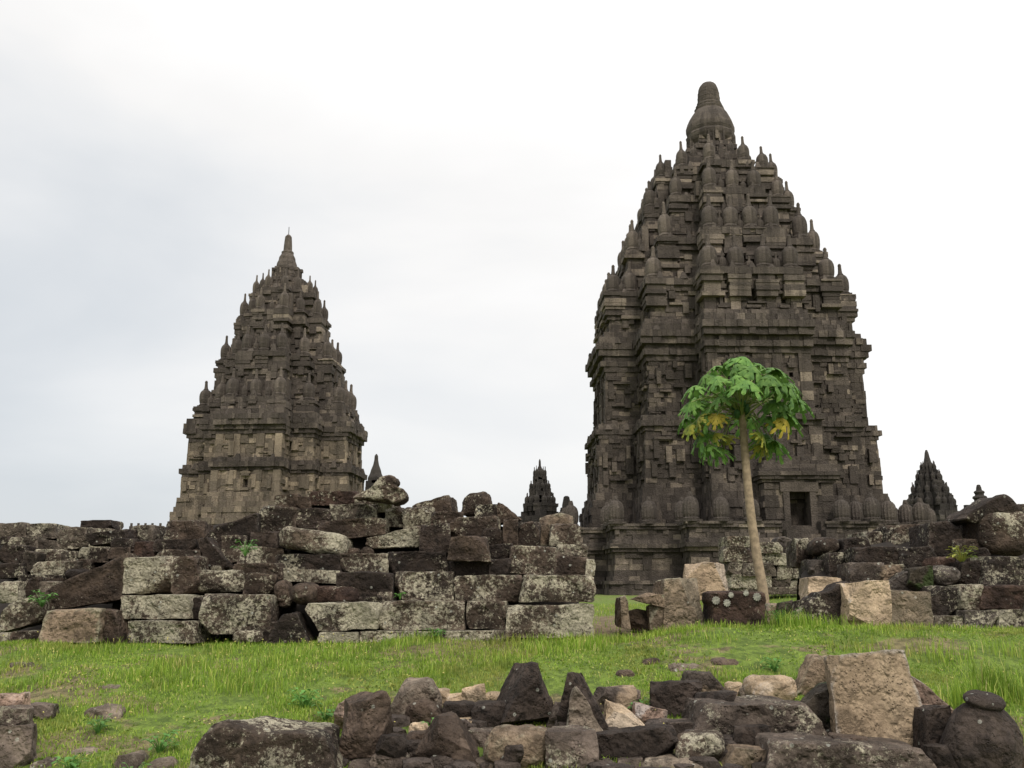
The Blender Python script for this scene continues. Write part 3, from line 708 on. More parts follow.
# ------------------------------------------------------------------ loose stones
def stone_mesh(name, quad, depth, rnd=0.12, n=7, amp=0.03, chips=3, seed=0, back=0.9):
    """quad: TL, TR, BR, BL as (x, z) metres round the centre, front face at y=0; grown back by depth, edges worn,
    corners chipped, surface uneven"""
    r_ = random.Random(seed)
    TL, TR, BR, BL = [Vector((a, 0, b_)) for a, b_ in quad]
    W_ = ((TR - TL).length + (BR - BL).length) / 2; H_ = ((TL - BL).length + (TR - BR).length) / 2
    hs = Vector((W_ / 2, depth / 2, H_ / 2)); m = min(hs)
    rad = m * (0.20 + rnd * 1.9) if rnd > 0.2 else m * (0.03 + rnd * 0.9)
    rad = min(rad, m * 0.98)
    ch = []
    for _ in range(chips):
        nn = Vector((r_.choice((-1, 1)) * r_.uniform(.4, 1), r_.choice((-1, -1, 1)) * r_.uniform(.3, 1), r_.choice((-1, 1, 1)) * r_.uniform(.4, 1))).normalized()
        ext = abs(nn.x) * hs.x + abs(nn.y) * hs.y + abs(nn.z) * hs.z
        ch.append((nn, ext - m * r_.uniform(0.12, 0.7 if rnd > .04 else 0.95)))
    vid, V, Fc = {}, [], []
    off = Vector((r_.uniform(-50, 50), r_.uniform(-50, 50), r_.uniform(-50, 50)))
    nx_ = max(n, min(18, int(n * W_ / max(0.3, min(W_, H_, depth)) * 0.6))); ny_ = n; nz_ = max(n, min(14, int(n * H_ / max(.3, min(W_, H_, depth)) * 0.6)))
    def vert(i, j, l):
        key = (i, j, l)
        if key in vid: return vid[key]
        # denser towards the edges so that the worn arris is round
        f = lambda q: math.copysign(abs(q) ** 0.8, q)
        p = Vector((f(2 * i / nx_ - 1) * hs.x, f(2 * j / ny_ - 1) * hs.y, f(2 * l / nz_ - 1) * hs.z))
        c = Vector([max(-(h - rad), min(h - rad, q)) for q, h in zip(p, hs)])
        d = p - c
        if d.length > 1e-6: p = c + d.normalized() * rad if d.length > rad else p
        if rnd > 0.3:
            ell = Vector((p.x / hs.x, p.y / hs.y, p.z / hs.z)).length
            if ell > 1e-4: p = p * (0.5 + 0.5 / max(ell, 0.8))
        for nn, dist in ch:
            e = p.dot(nn) - dist
            if e > 0: p = p - nn * e
        s = 1.1 / max(0.25, m * 2)
        q = p * s + off
        p = p + (p.normalized() if p.length > 1e-6 else p) * (noise.noise(q) * amp * 1.7 + noise.noise(q * 2.7) * amp * 0.9 - abs(noise.noise(q * 5.5)) * amp * 0.9 + noise.noise(q * 12) * amp * 0.35)
        u, w_, dd = p.x / hs.x * 0.5 + 0.5, p.z / hs.z * 0.5 + 0.5, p.y / hs.y * 0.5 + 0.5
        bot = BL * (1 - u) + BR * u; top = TL * (1 - u) + TR * u
        g = bot * (1 - w_) + top * w_
        cen = (TL + TR + BL + BR) / 4
        g = cen + (g - cen) * (1 + (back - 1) * dd); g.z -= (1 - back) * 0.0
        vid[key] = len(V); V.append((g.x, dd * depth, g.z))
        return vid[key]
    for (A, B_, fx) in ((nx_, nz_, 'y'), (nx_, ny_, 'z'), (ny_, nz_, 'x')):
        for side in (0, 1):
            for a in range(A):
                for b_ in range(B_):
                    if fx == 'y':
                        l = side * ny_; q = [vert(a, l, b_), vert(a + 1, l, b_), vert(a + 1, l, b_ + 1), vert(a, l, b_ + 1)]; flip = side == 1
                    elif fx == 'z':
                        l = side * nz_; q = [vert(a, b_, l), vert(a + 1, b_, l), vert(a + 1, b_ + 1, l), vert(a, b_ + 1, l)]; flip = side == 0
                    else:
                        l = side * nx_; q = [vert(l, a, b_), vert(l, a + 1, b_), vert(l, a + 1, b_ + 1), vert(l, a, b_ + 1)]; flip = side == 0
                    Fc.append(tuple(q[::-1] if flip else q))
    me = mesh_from(name, V, Fc, smooth=True)
    try: me.set_sharp_from_angle(angle=R(28))
    except Exception: pass
    return me

def facet_mesh(name, quad, depth, cuts=8, seed=0, amp=0.017, back=0.85, res=0.06, bev=0.007):
    """a broken rock: a block cut by random planes, worn edges, rough faces"""
    r_ = random.Random(seed)
    TL, TR, BR, BL = [Vector((a, 0, b_)) for a, b_ in quad]
    W_ = ((TR - TL).length + (BR - BL).length) / 2; H_ = ((TL - BL).length + (TR - BR).length) / 2
    hs = Vector((W_ / 2, depth / 2, H_ / 2)); m = min(hs)
    bm = bmesh.new(); bmesh.ops.create_cube(bm, size=2.0)
    for v in bm.verts: v.co = Vector((v.co.x * hs.x, v.co.y * hs.y, v.co.z * hs.z))
    tl = bm.faces.layers.float.new('tone')
    for i in range(cuts):
        nn = Vector((r_.choice((-1, 1)) * r_.uniform(.15, 1), r_.choice((-1, -1, -1, 1)) * r_.uniform(.3, 1), r_.choice((-1, 1, 1)) * r_.uniform(.15, 1))).normalized()
        ext = abs(nn.x) * hs.x + abs(nn.y) * hs.y + abs(nn.z) * hs.z
        co = nn * (ext - m * r_.uniform(0.25, 0.85))
        g = bm.verts[:] + bm.edges[:] + bm.faces[:]
        bmesh.ops.bisect_plane(bm, geom=g, plane_co=co, plane_no=nn, clear_outer=True)
        bmesh.ops.holes_fill(bm, edges=bm.edges[:], sides=0)
    bmesh.ops.remove_doubles(bm, verts=bm.verts[:], dist=0.004)
    bmesh.ops.recalc_face_normals(bm, faces=bm.faces[:])
    for f in bm.faces: f[tl] = r_.choice((0, 0, .1, .3, .6)) * r_.random()
    bmesh.ops.bevel(bm, geom=bm.edges[:], offset=bev, segments=1, affect='EDGES', clamp_overlap=True)
    bmesh.ops.triangulate(bm, faces=bm.faces[:])
    for _ in range(4):
        le = [e for e in bm.edges if e.calc_length() > res]
        if not le or len(bm.verts) > 5000: break
        bmesh.ops.subdivide_edges(bm, edges=le, cuts=1)
        bmesh.ops.triangulate(bm, faces=[f for f in bm.faces if len(f.verts) > 3])
    off = Vector((r_.uniform(-50, 50), r_.uniform(-50, 50), r_.uniform(-50, 50)))
    bm.normal_update()
    mv = [v.normal * (noise.noise(v.co * 4 + off) * amp * 1.6 + noise.noise(v.co * 12 + off) * amp * .8 - abs(noise.noise(v.co * 25 + off)) * amp * .6) for v in bm.verts]
    cen = (TL + TR + BL + BR) / 4
    for v, dd in zip(bm.verts, mv):
        p = v.co + dd
        u, w_, q = p.x / hs.x * .5 + .5, p.z / hs.z * .5 + .5, p.y / hs.y * .5 + .5
        g = (BL * (1 - u) + BR * u) * (1 - w_) + (TL * (1 - u) + TR * u) * w_
        g = cen + (g - cen) * (1 + (back - 1) * q)
        v.co = Vector((g.x, q * depth, g.z))
    bmesh.ops.recalc_face_normals(bm, faces=bm.faces[:])
    me = bpy.data.meshes.new(name); bm.to_mesh(me); bm.free()
    me.polygons.foreach_set('use_smooth', [True] * len(me.polygons))
    try: me.set_sharp_from_angle(angle=R(30))
    except Exception: pass
    return me

stone_no = [0]
def stone(x0, y0, x1, y1, mat, label, Y, name='stone_block', cat='stone', group=None, q=None, d=0.7, r=0.045, yaw=None, amp=0.03, n=10, grow=0.3, chips=5, tilt=0.0, jit=0.05, pitch=0.0, facet=0):
    stone_no[0] += 1; sd_ = stone_no[0] * 17 + 3; r_ = random.Random(sd_)
    if q is None:
        w, h = x1 - x0, y1 - y0
        J = lambda s: r_.uniform(-jit, jit) * s
        q = [(x0 + abs(J(w)) * .6, y0 + abs(J(h))), (x1 - abs(J(w)) * .6, y0 + abs(J(h))), (x1 + J(w) * .4, y1), (x0 + J(w) * .4, y1)]
        if tilt:
            cx, cy = (x0 + x1) / 2, (y0 + y1) / 2; c, s_ = math.cos(R(tilt)), math.sin(R(tilt))
            q = [(cx + (a - cx) * c - (b_ - cy) * s_, cy + (a - cx) * s_ + (b_ - cy) * c) for a, b_ in q]
    if grow:
        cx_, cy_ = sum(p[0] for p in q) / 4, sum(p[1] for p in q) / 4
        q = [(a + math.copysign(grow, a - cx_), b_ + math.copysign(grow, b_ - cy_)) for a, b_ in q]
    # faces below the eye show their tops: leave room for it
    ytop = min(p[1] for p in q[:2]); mp_ = mpp(ytop, Y)
    if ytop > 588:
        dz = d * 0.9 * (ytop - 585) / F_PX / mp_
        hh = max(p[1] for p in q) - ytop
        dz = min(dz * (0.45 if r > 0.22 else 0.75), hh * 0.3)
        q = [(a, b_ + dz) if i < 2 else (a, b_) for i, (a, b_) in enumerate(q)]
    pts = [at(a, b_, Y) for a, b_ in q]
    cx = sum(p.x for p in pts) / 4; bz = min(p.z for p in pts)
    quad = [(p.x - cx, p.z - bz) for p in pts]
    a_ = min(max(p[0] for p in quad) - min(p[0] for p in quad), max(p[1] for p in quad) - min(p[1] for p in quad))
    me = facet_mesh(name, quad, d, facet, sd_) if facet else stone_mesh(name, quad, d, r, n, min(amp, a_ * 0.08), chips, sd_)
    o = link(name, me, M[mat], None, (cx, Y, bz))
    o.rotation_euler = (R(pitch), 0, R(r_.uniform(-7, 7) if yaw is None else yaw))
    tag(o, label, cat, group)
    return o

GW = 'stones of the long ruined wall'
def wall_row(rows):
    for row in rows:
        x0, y0, x1, y1, mat, label = row[:6]; o = dict(row[6]) if len(row) > 6 else {}
        yb = y1
        if 'Y' not in o:
            if x1 < 125: o['Y'] = 13.2 + max(0, 632 - yb) / 95 * 3.6
            else: o['Y'] = 13.0 + max(0, 636 - yb) / 135 * 2.4
        o['Y'] += rng.uniform(-.1, .1)
        if y1 < 600 and 'q' not in o and 'tilt' not in o: o['tilt'] = rng.uniform(-3.5, 3.5)
        if 'd' not in o: o['d'] = 0.85
        if x1 - x0 > 1.6 * (y1 - y0) and 'name' not in o: o['name'] = 'stone_block'
        stone(x0, y0, x1, y1, mat, label, group=GW, **o)
slab = {'name': 'stone_slab', 'cat': 'stone slab'}
bo = {'name': 'boulder', 'cat': 'boulder', 'r': 0.35}
wall_row([
 (-6, 522, 25, 538, 'grey', 'flat dark-topped block at the far left end of the wall top, touching the photo edge', {'amp': .03}),
 (27, 523, 55, 538, 'grey', 'grey block on the wall top, second from the left photo edge'),
 (57, 526, 86, 549, 'grey', 'squarish grey block on the wall top, left of the thin dark slab'),
 (80, 520, 111, 529, 'dark', 'thin dark slab lying flat as the highest stone of the left wall end', {'d': .6, 'name': 'stone_slab', 'cat': 'stone slab'}),
 (83, 528, 112, 539, 'grey', 'grey-brown block directly under the thin dark slab on the wall top'),
 (0, 536, 10, 546, 'dark', 'little dark stone at the left photo edge below the flat dark-topped block'),
 (86, 531, 128, 543, 'dark', 'dark slab sloping down leftwards right of the thin top slab', {'tilt': -8}),
 (8, 537, 36, 549, 'grey', 'worn grey block in the second course from the top, left of the dark gap', {}),
 (34, 540, 59, 550, 'grey', 'flat grey block under the second wall-top block from the left'),
 (89, 539, 112, 550, 'pale', 'pale lichened flat block under the sloping dark slab'),
 (109, 538, 134, 550, 'dark', 'dark block left of the grey block with posts behind it'),
 (-5, 545, 25, 563, 'dark', 'wide dark block at the left photo edge, third course from the top'),
 (22, 551, 35, 571, 'grey', 'narrow grey stone leaning beside the lichen-dotted dark block', {'tilt': 14}),
 (33, 549, 61, 561, 'lich', 'dark block with one white lichen streak, above the pale square-cut block'),
 (60, 551, 76, 561, 'grey', 'small grey block right of the dark block with a white lichen streak'),
 (76, 547, 109, 562, 'lich', 'grey lichen-streaked block above the upper end of the great slanting slab'),
 (108, 547, 130, 558, 'brown', 'brown stone wedged behind the top end of the great slanting slab'),
 (-5, 563, 22, 578, 'dark', 'dark block at the left photo edge, fourth course from the top'),
 (30, 561, 63, 576, 'pale', 'pale square-cut block in the middle of the left wall end'),
 (62, 561, 77, 574, 'grey', 'grey stone beside the pale square-cut block of the left wall end'),
 (76, 559, 90, 570, 'lich', 'small lichened stone above the middle of the great slanting slab'),
 (61, 568, 80, 580, 'dark', 'round dark stone on the left shoulder of the great slanting slab', bo),
 (18, 575, 60, 583, 'dark', 'long flat dark stone under the pale square-cut block'),
 (-6, 581, 18, 603, 'pale', 'pale lichened block at the left photo edge above the big tilted pale block'),
 (18, 577, 38, 598, 'brown', 'brown upright stone between the pale edge block and the slanting slab'),
 (35, 581, 61, 596, 'grey', 'grey-brown stone at the low left end of the great slanting slab'),
 (0, 596, 43, 632, 'pale', 'big tilted pale block covered in lichen beside the pinkish-tan block', {'q': [(4, 603), (40, 594), (43, 621), (-4, 633)], 'Y': 13.3}),
 (44, 552, 128, 612, 'brown', 'great brown slab slanting up to the right over the pinkish-tan block', {'q': [(44, 590), (126, 552), (121, 600), (44, 612)], 'Y': 13.6, 'r': .12, 'd': 1.1, 'name': 'stone_slab', 'cat': 'stone slab', 'n': 10}),
 (40, 609, 99, 643, 'tanb', 'pinkish-tan block standing in the grass under the slanting slab', {'q': [(46, 609), (99, 608), (97, 643), (37, 643)], 'Y': 13.0}),
 (95, 609, 121, 643, 'brown', 'brown block with a slanted right side, right of the pinkish-tan block', {'q': [(95, 609), (116, 609), (121, 643), (93, 643)], 'Y': 13.1}),
 (10, 629, 42, 643, 'brown', 'low brown stone under the big tilted pale block'),
 (-4, 631, 9, 643, 'grey', 'low grey stone at the left photo edge, in the grass'),
 # middle
 (127, 524, 153, 544, 'grey', 'grey carved stone block in front of the far small posts', {'Y': 15.2}),
 (128, 541, 155, 558, 'red', 'dark red-brown block above the big pale square block'),
 (163, 520, 204, 543, 'brown', 'dark brown block with one white spot, at the foot of the pale-walled temple', {}),
 (152, 539, 197, 551, 'dark', 'dark flat block under the block with one white spot'),
 (155, 549, 202, 566, 'lich', 'flat lichen-flecked block on top of the big pale square block'),
 (120, 556, 174, 594, 'pale', 'big pale square block, second course from the grass near the slanting slab', {'q': [(124, 558), (174, 556), (172, 593), (120, 594)]}),
 (172, 556, 199, 594, 'brown', 'dark brown upright block joined to the right of the big pale square block'),
 (118, 594, 192, 619, 'pale', 'long pale block under the big pale square block'),
 (189, 596, 202, 619, 'dark', 'narrow dark stone at the right end of the long pale block'),
 (125, 619, 197, 643, 'pale', 'long pale bottom block nearest the pinkish-tan block'),
 (194, 569, 247, 592, 'pale', 'rounded lichened block with a small stone perched on it', {'r': .3}),
 (208, 565, 222, 572, 'grey', 'small round grey stone perched on the rounded lichened block', {**bo, 'd': .25}),
 (197, 593, 271, 634, 'lich', 'large lichen-mottled brown block, tallest stone of the bottom course', {'Y': 12.95}),
 (232, 630, 261, 643, 'pale', 'small whitish stone in the grass under the tallest bottom-course block', {'r': .25, 'd': .4, 'Y': 12.85}),
 (196, 538, 231, 572, 'dark', 'dark wedge leaning left above the rounded lichened block', {'q': [(198, 540), (206, 536), (233, 568), (205, 572)]}),
 (221, 534, 246, 562, 'lich', 'lichened upright block beside a small green plant'),
 (203, 515, 258, 549, 'dark', 'long dark slab leaning against the foot of the pale-walled temple', {'q': [(203, 530), (256, 513), (258, 540), (206, 552)]}),
 (250, 531, 277, 548, 'dark', 'dark block with a yellow lichen dot left of the great pale rounded stone', {}),
 (239, 547, 283, 566, 'lich', 'grey lichened block with a sloping face, left of the long dark beam', {'tilt': 4}),
 (233, 563, 282, 580, 'brown', 'brown stone under the grey lichened block with a sloping face'),
 (243, 573, 275, 596, 'brown', 'brown angular block right of the rounded lichened block', {'tilt': 7}),
 (261, 620, 286, 643, 'dark', 'dark stone at the grass right of the tallest bottom-course block'),
 (274, 523, 348, 556, 'pale', 'great pale rounded stone sloping down to the right below the temple', {'q': [(279, 524), (347, 535), (346, 557), (274, 548)], 'r': .3, 'n': 9, 'Y': 14.2}),
 (273, 554, 341, 572, 'dark', 'long dark beam directly below the great pale rounded stone'),
 (276, 569, 339, 582, 'pale', 'thin pale stone strip below the long dark beam', {'Y': 14.1}),
 (268, 577, 293, 613, 'brown', 'brown boulder wedged left of the reddish loaf-shaped stone', {**bo, 'q': [(270, 584), (284, 575), (294, 606), (277, 613)]}),
 (286, 581, 311, 606, 'brown', 'rough brown boulder in front of the reddish loaf-shaped stone', {**bo, 'Y': 13.1}),
 (305, 586, 360, 604, 'red', 'reddish loaf-shaped stone on the long tilted pale bottom block', {'r': .25}),
 (300, 602, 381, 631, 'pale', 'long tilted pale bottom block with a pointed left end', {'q': [(300, 603), (380, 602), (377, 629), (318, 631)]}),
 (268, 611, 308, 643, 'dark', 'dark pyramid-shaped stone standing in the grass against the wall', {'q': [(280, 614), (296, 611), (309, 643), (266, 643)], 'Y': 12.9}),
 (317, 630, 358, 643, 'pale', 'low pale stone in the grass under the long tilted pale block'),
 (359, 629, 396, 643, 'pale', 'low pale stone in the grass left of the one with weeds above it'),
 (339, 553, 388, 574, 'lich', 'brown lichen-splashed block below two small round stones'),
 (335, 572, 394, 601, 'dark', 'big dark block with a sharp right edge in the middle of the wall'),
 (346, 547, 360, 558, 'brown', 'left one of two small brown stones in the hollow under the pale block', {**bo, 'd': .3}),
 (360, 546, 374, 558, 'brown', 'right one of two small brown stones in the hollow under the pale block', {**bo, 'd': .3}),
 (329, 503, 378, 522, 'grey', 'long grey block on the wall top under the carved spout stone', {}),
 (315, 518, 388, 541, 'brown', 'long brown slab tilted up to the right, with a dark hollow below it', {'q': [(315, 522), (388, 517), (386, 534), (320, 541)]}),
 (354, 496, 392, 512, 'lich', 'flat stone with yellowish lichen carrying the carved spout stone', {}),
 (385, 505, 405, 527, 'lich', 'lichened stone right of the flat yellowish-lichened stone'),
 (364, 524, 422, 549, 'pale', 'pale lichened block with a pointed left end, near the wall middle', {'q': [(366, 538), (420, 525), (421, 547), (364, 549)], 'r': .2}),
 (292, 507, 331, 528, 'dark', 'dark stone left of the long grey wall-top block'),
 (254, 506, 297, 533, 'lich', 'dark block with white lichen speckles above the great pale rounded stone', {'tilt': 4}),
 (296, 496, 311, 508, 'brown', 'small brown stone at the foot of the right temple corner, left of the reddish coping'),
 (307, 491, 358, 505, 'red', 'dark reddish coping stone along the foot of the pale-walled temple'),
 (274, 494, 298, 508, 'brown', 'brown coping stone left of the small brown stone at the temple foot'),
 (377, 591, 392, 606, 'grey', 'narrow grey stone standing at the left end of the longest pale bottom block'),
 (358, 596, 381, 608, 'dark', 'dark stone between the big dark block and the longest pale bottom block'),
 (403, 506, 434, 530, 'pale', 'pale blotchy stone under the slab that juts up on the wall top', {}),
 (411, 494, 452, 514, 'brown', 'brown slab tilted up to the right against the sky', {'q': [(411, 505), (448, 494), (453, 512), (415, 516)]}),
 (431, 511, 464, 527, 'brown', 'flat brown stone between the tilted sky slab and the round-topped stone'),
 (420, 523, 450, 553, 'dark', 'dark block with a pale dot left of the pinkish-topped brown stone'),
 (461, 491, 493, 517, 'brown', 'round-topped brown stone standing on the wall top against the sky', {'r': .22, 'q': [(463, 494), (489, 490), (493, 517), (461, 517)], 'd': .6}),
 (475, 504, 501, 521, 'dark', 'dark stone lying against the round-topped stone'),
 (449, 515, 498, 540, 'brown', 'wide brown stone below the round-topped stone', {'r': .2}),
 (446, 534, 491, 567, 'brown', 'brown stone with a pinkish top and a dark undercut, above the lowest three courses', {'q': [(450, 536), (486, 536), (491, 562), (446, 560)], 'Y': 13.6}),
 (386, 551, 447, 573, 'dark', 'long dark block above the brown lichen-faced block of the third course'),
 (449, 561, 491, 576, 'dark', 'low dark stone under the brown stone with a dark undercut'),
 (392, 571, 455, 601, 'lich', 'brown block with pale lichen at its lower left, second course near the small weeds'),
 (377, 600, 467, 630, 'pale', 'longest pale bottom block, in the middle of the wall'),
 (466, 600, 505, 629, 'lich', 'square brown-grey block in the bottom course, second from the right end'),
 (395, 629, 436, 643, 'pale', 'low pale stone in the grass with weeds growing over it'),
 (436, 629, 499, 643, 'pale', 'low wide pale stone in the grass under the square brown-grey bottom block'),
 (490, 628, 507, 643, 'grey', 'small grey stone in the grass left of the long bottom corner block'),
 # right end
 (453, 575, 522, 602, 'lich', 'brown lichen-flecked block above the square brown-grey bottom block'),
 (521, 574, 595, 602, 'pale', 'long pale block lying on the corner bottom block at the right end', {'Y': 13.05}),
 (505, 603, 596, 637, 'pale', 'long pale bottom block at the right end corner of the wall', {'Y': 12.95, 'd': 1.0}),
 (509, 545, 557, 575, 'lich', 'dark square block with pale lichen along its lower edge, third course at the right end'),
 (555, 556, 589, 575, 'brown', 'dark brown block at the right end of the third course', {}),
 (557, 544, 588, 557, 'grey', 'flat paler block on the dark brown block at the right end'),
 (550, 523, 581, 546, 'lich', 'grey lichened block as the topmost stone of the right end', {'d': .6}),
 (537, 514, 572, 546, 'tanb', 'tan-brown stone behind the topmost grey block of the right end', {'Y': 15.2}),
 (516, 520, 539, 547, 'brown', 'brown upright stone left of the tan-brown stone at the right end'),
 (503, 519, 518, 552, 'brown', 'narrow upright stone with a pale left side near the right end'),
 (496, 503, 521, 523, 'brown', 'brown stone sloping down to the right beside the small far temple', {'q': [(498, 503), (503, 503), (522, 519), (497, 524)]}),
 (483, 516, 500, 531, 'grey', 'pale-edged stone under the dark stone beside the round-topped one'),
 (482, 527, 504, 546, 'brown', 'brown lump between the wide brown stone and the narrow upright stone', {'r': .3}),
 (485, 544, 513, 561, 'dark', 'dark stone standing in for the shaded gap left of the dark square block'),  # dark stone put in where there is only a shaded gap
 (489, 558, 512, 576, 'dark', 'dark lichen-dotted stone at the lower left corner of the dark square block'),
 (586, 559, 596, 576, 'pale', 'small pale stone at the right edge of the wall beside the temple terrace'),
])
# carved spout stone against the sky
P = at(380, 500, 14.6); s_ = mpp(490, 14.6)
def px_prism(B, pts, Y, d, tone=.4):
    V = [at(a, b_, Y) for a, b_ in pts]
    b0 = len(B.v); n = len(V)
    B.v += [tuple(p) for p in V] + [(p.x, p.y + d, p.z) for p in V]
    B.f += [tuple(b0 + i for i in range(n - 1, -1, -1)), tuple(b0 + n + i for i in range(n))]
    B.f += [(b0 + i, b0 + (i + 1) % n, b0 + n + (i + 1) % n, b0 + n + i) for i in range(n)]
    B.t += [tone] * (n + 2)
def shaped_stone(name, pts, Y, d, mat, label, cat='stone', group=None, sub=3, amp=0.03, bev=0.022):
    """outline in pixels at its own distance, extruded to real depth, bevelled and roughened"""
    B = Blocks(); px_prism(B, pts, Y, d)
    c = Vector((sum(v[0] for v in B.v) / len(B.v), Y, min(v[2] for v in B.v)))
    bm = bmesh.new()
    vs_ = [bm.verts.new(Vector(v) - c) for v in B.v]
    for f in B.f: bm.faces.new([vs_[i] for i in f])
    bmesh.ops.recalc_face_normals(bm, faces=bm.faces)
    bmesh.ops.bevel(bm, geom=bm.edges[:], offset=bev, segments=1, affect='EDGES', clamp_overlap=True)
    bmesh.ops.triangulate(bm, faces=[f for f in bm.faces if len(f.verts) > 4])
    bmesh.ops.subdivide_edges(bm, edges=[e for e in bm.edges if e.calc_length() > 0.12], cuts=sub, use_grid_fill=True)
    bmesh.ops.triangulate(bm, faces=bm.faces[:])
    off = Vector((rng.uniform(-9, 9), rng.uniform(-9, 9), 0))
    bm.normal_update()
    mv = [(v, v.normal * (noise.noise(v.co * 3 + off) * amp + noise.noise(v.co * 9 + off) * amp * .6)) for v in bm.verts]
    for v, dd in mv: v.co += dd
    me = bpy.data.meshes.new(name); bm.to_mesh(me); bm.free()
    me.polygons.foreach_set('use_smooth', [True] * len(me.polygons))
    try: me.set_sharp_from_angle(angle=R(35))
    except Exception: pass
    o = link(name, me, M[mat], None, c); tag(o, label, cat, group)
    return o
shaped_stone('carved_spout_stone', [(352, 498), (368, 488), (381, 477), (390, 474), (396, 477), (396, 482), (393, 484), (398, 487), (404, 490), (405, 496), (401, 500), (392, 504), (388, 501), (376, 499)], 14.4, 0.6, 'brown',
             'carved animal-headed spout stone jutting right on the wall top against the sky', 'carved stone', GW)

# ---------------- stone row in front of the tall temple
GR = 'squared stones standing in the grass before the tallest temple'
def rrow(x0, y0, x1, y1, mat, label, Y, **o):
    stone(x0, y0, x1, y1, mat, label, Y, group=o.pop('group', GR), **{**{'facet': 3}, **o})
rrow(621, 595, 631, 629, 'tanb', 'thin upright brown slab at the left end of the stone row', 13.9, d=.5, q=[(621, 597), (628, 595), (631, 629), (621, 629)])
rrow(627, 593, 665, 610, 'tanb', 'brown block lying slanted across the dark hollow at the left end of the row', 13.85, d=.5, q=[(629, 599), (646, 593), (664, 595), (665, 608), (629, 612)][:4], yaw=-8)
rrow(650, 604, 667, 630, 'tanb', 'low brown block under the right end of the slanted block', 13.9, d=.5)
rrow(630, 609, 652, 631, 'brown', 'dark lump of stone deep in the hollow under the slanted block', 14.15, d=.4)
rrow(664, 577, 709, 630, 'tanb', 'tall tan-brown block right of the slanted block over the hollow', 13.9, q=[(664, 579), (706, 577), (710, 630), (662, 630)], d=.7, yaw=10)
rrow(686, 561, 730, 600, 'tan', 'rust-tan block standing behind the gap between the tall block and the cornice block', 15.6, d=.7)
shaped_stone('cornice_block', [(711, 630), (713, 604), (710, 601), (711, 592), (766, 592), (768, 602), (765, 606), (769, 630)], 13.7, 0.7, 'red', 'dark brown cornice block with round white lichen spots, left of the papaya trunk', 'stone', GR)
lo = [(716, 600.5, 5), (731, 595, 3.5), (757, 597, 5), (746, 593.2, 3.5), (727, 603, 4.5)]
rrow(767, 603, 782, 632, 'tan', 'low tan stone right of the foot of the papaya trunk', 14.2, d=.4)
rrow(778, 601, 800, 632, 'moss', 'brown stone with a mossy left side, second right of the papaya trunk', 13.9, q=[(782, 602), (797, 600), (800, 632), (776, 632)], d=.5)
rrow(789, 600, 814, 632, 'dark', 'dark upright stone in tall grass left of the shaded stepped side of the big tan block', 13.8, d=.5, q=[(795, 601), (812, 599), (814, 632), (789, 632)])
rrow(808, 576, 849, 606, 'tan', 'light tan block behind the shaded stepped side of the big tan block', 15.0, d=.6)
shaped_stone('shaded_block_side', [(806, 630), (809, 603), (814, 597), (818, 597), (821, 592), (833, 591), (838, 584), (848, 582), (852, 584), (853, 630)], 13.9, 0.5, 'dark', 'shaded stepped left side of the big tan block, made as a separate dark stone', 'stone', GR)  # shade on the tan block's left side, built as a piece coloured dark
rrow(849, 580, 894, 629, 'tan', 'big tan block with a pale flat front, largest of the row right of the papaya', 13.6, q=[(848, 582), (890, 580), (894, 629), (849, 629)], d=.8, yaw=5)
rrow(890, 590, 932, 629, 'tanb', 'plain brown block standing right of the big tan block', 13.9, q=[(890, 590), (931, 591), (933, 629), (891, 629)])

# ---------------- low wall behind the papaya trunk
GL = 'courses of the low wall behind the papaya trunk'
YL = 25.0
for row in [
 (727, 536, 751, 547, 'pale', 'top left block of the low wall, just left of the papaya trunk'),
 (724, 545, 752, 562, 'lich', 'dark lichened block under the top left block of the low wall'),
 (760, 542, 783, 553, 'pale', 'pale top block of the low wall, just right of the papaya trunk'),
 (760, 553, 800, 565, 'pale', 'longest pale block of the low wall, second course right of the trunk'),
 (728, 562, 743, 574, 'grey', 'grey block of the low wall third course, left of the trunk'),
 (743, 563, 777, 576, 'grey', 'wide grey block of the low wall behind the trunk, third course'),
 (777, 564, 795, 579, 'lich', 'black and white blotched block of the low wall'),
 (794, 566, 815, 579, 'grey', 'grey block of the low wall right of the blotched one'),
 (731, 574, 751, 588, 'pale', 'pale block of the low wall fourth course, left of the trunk'),
 (750, 576, 772, 589, 'pale', 'pale block of the low wall fourth course, behind the trunk'),
 (771, 578, 791, 590, 'grey', 'grey block of the low wall fourth course, right of the trunk'),
 (790, 578, 810, 590, 'pale', 'whitish block at the right end of the low wall fourth course'),
 (764, 587, 779, 594, 'grey', 'flat bottom stone of the low wall nearest the trunk'),
 (778, 587, 805, 594, 'grey', 'long flat bottom stone of the low wall, right of the trunk'),
 (797, 556, 816, 568, 'red', 'reddish dark stone on the right end of the low wall'),
 (728, 586, 765, 596, 'grey', 'bottom stone of the low wall left of the trunk'),
]:
    stone(*row, YL + rng.uniform(-.1, .1), group=GL, d=1.0, n=8)
shaped_stone('curved_wing_stone', [(775, 556), (775, 544), (778, 538), (784, 536), (790, 538), (795, 545), (796, 556)], 25.4, 0.6, 'greyd', 'rounded grey stair-wing stone standing on the low wall', 'stone', GL)

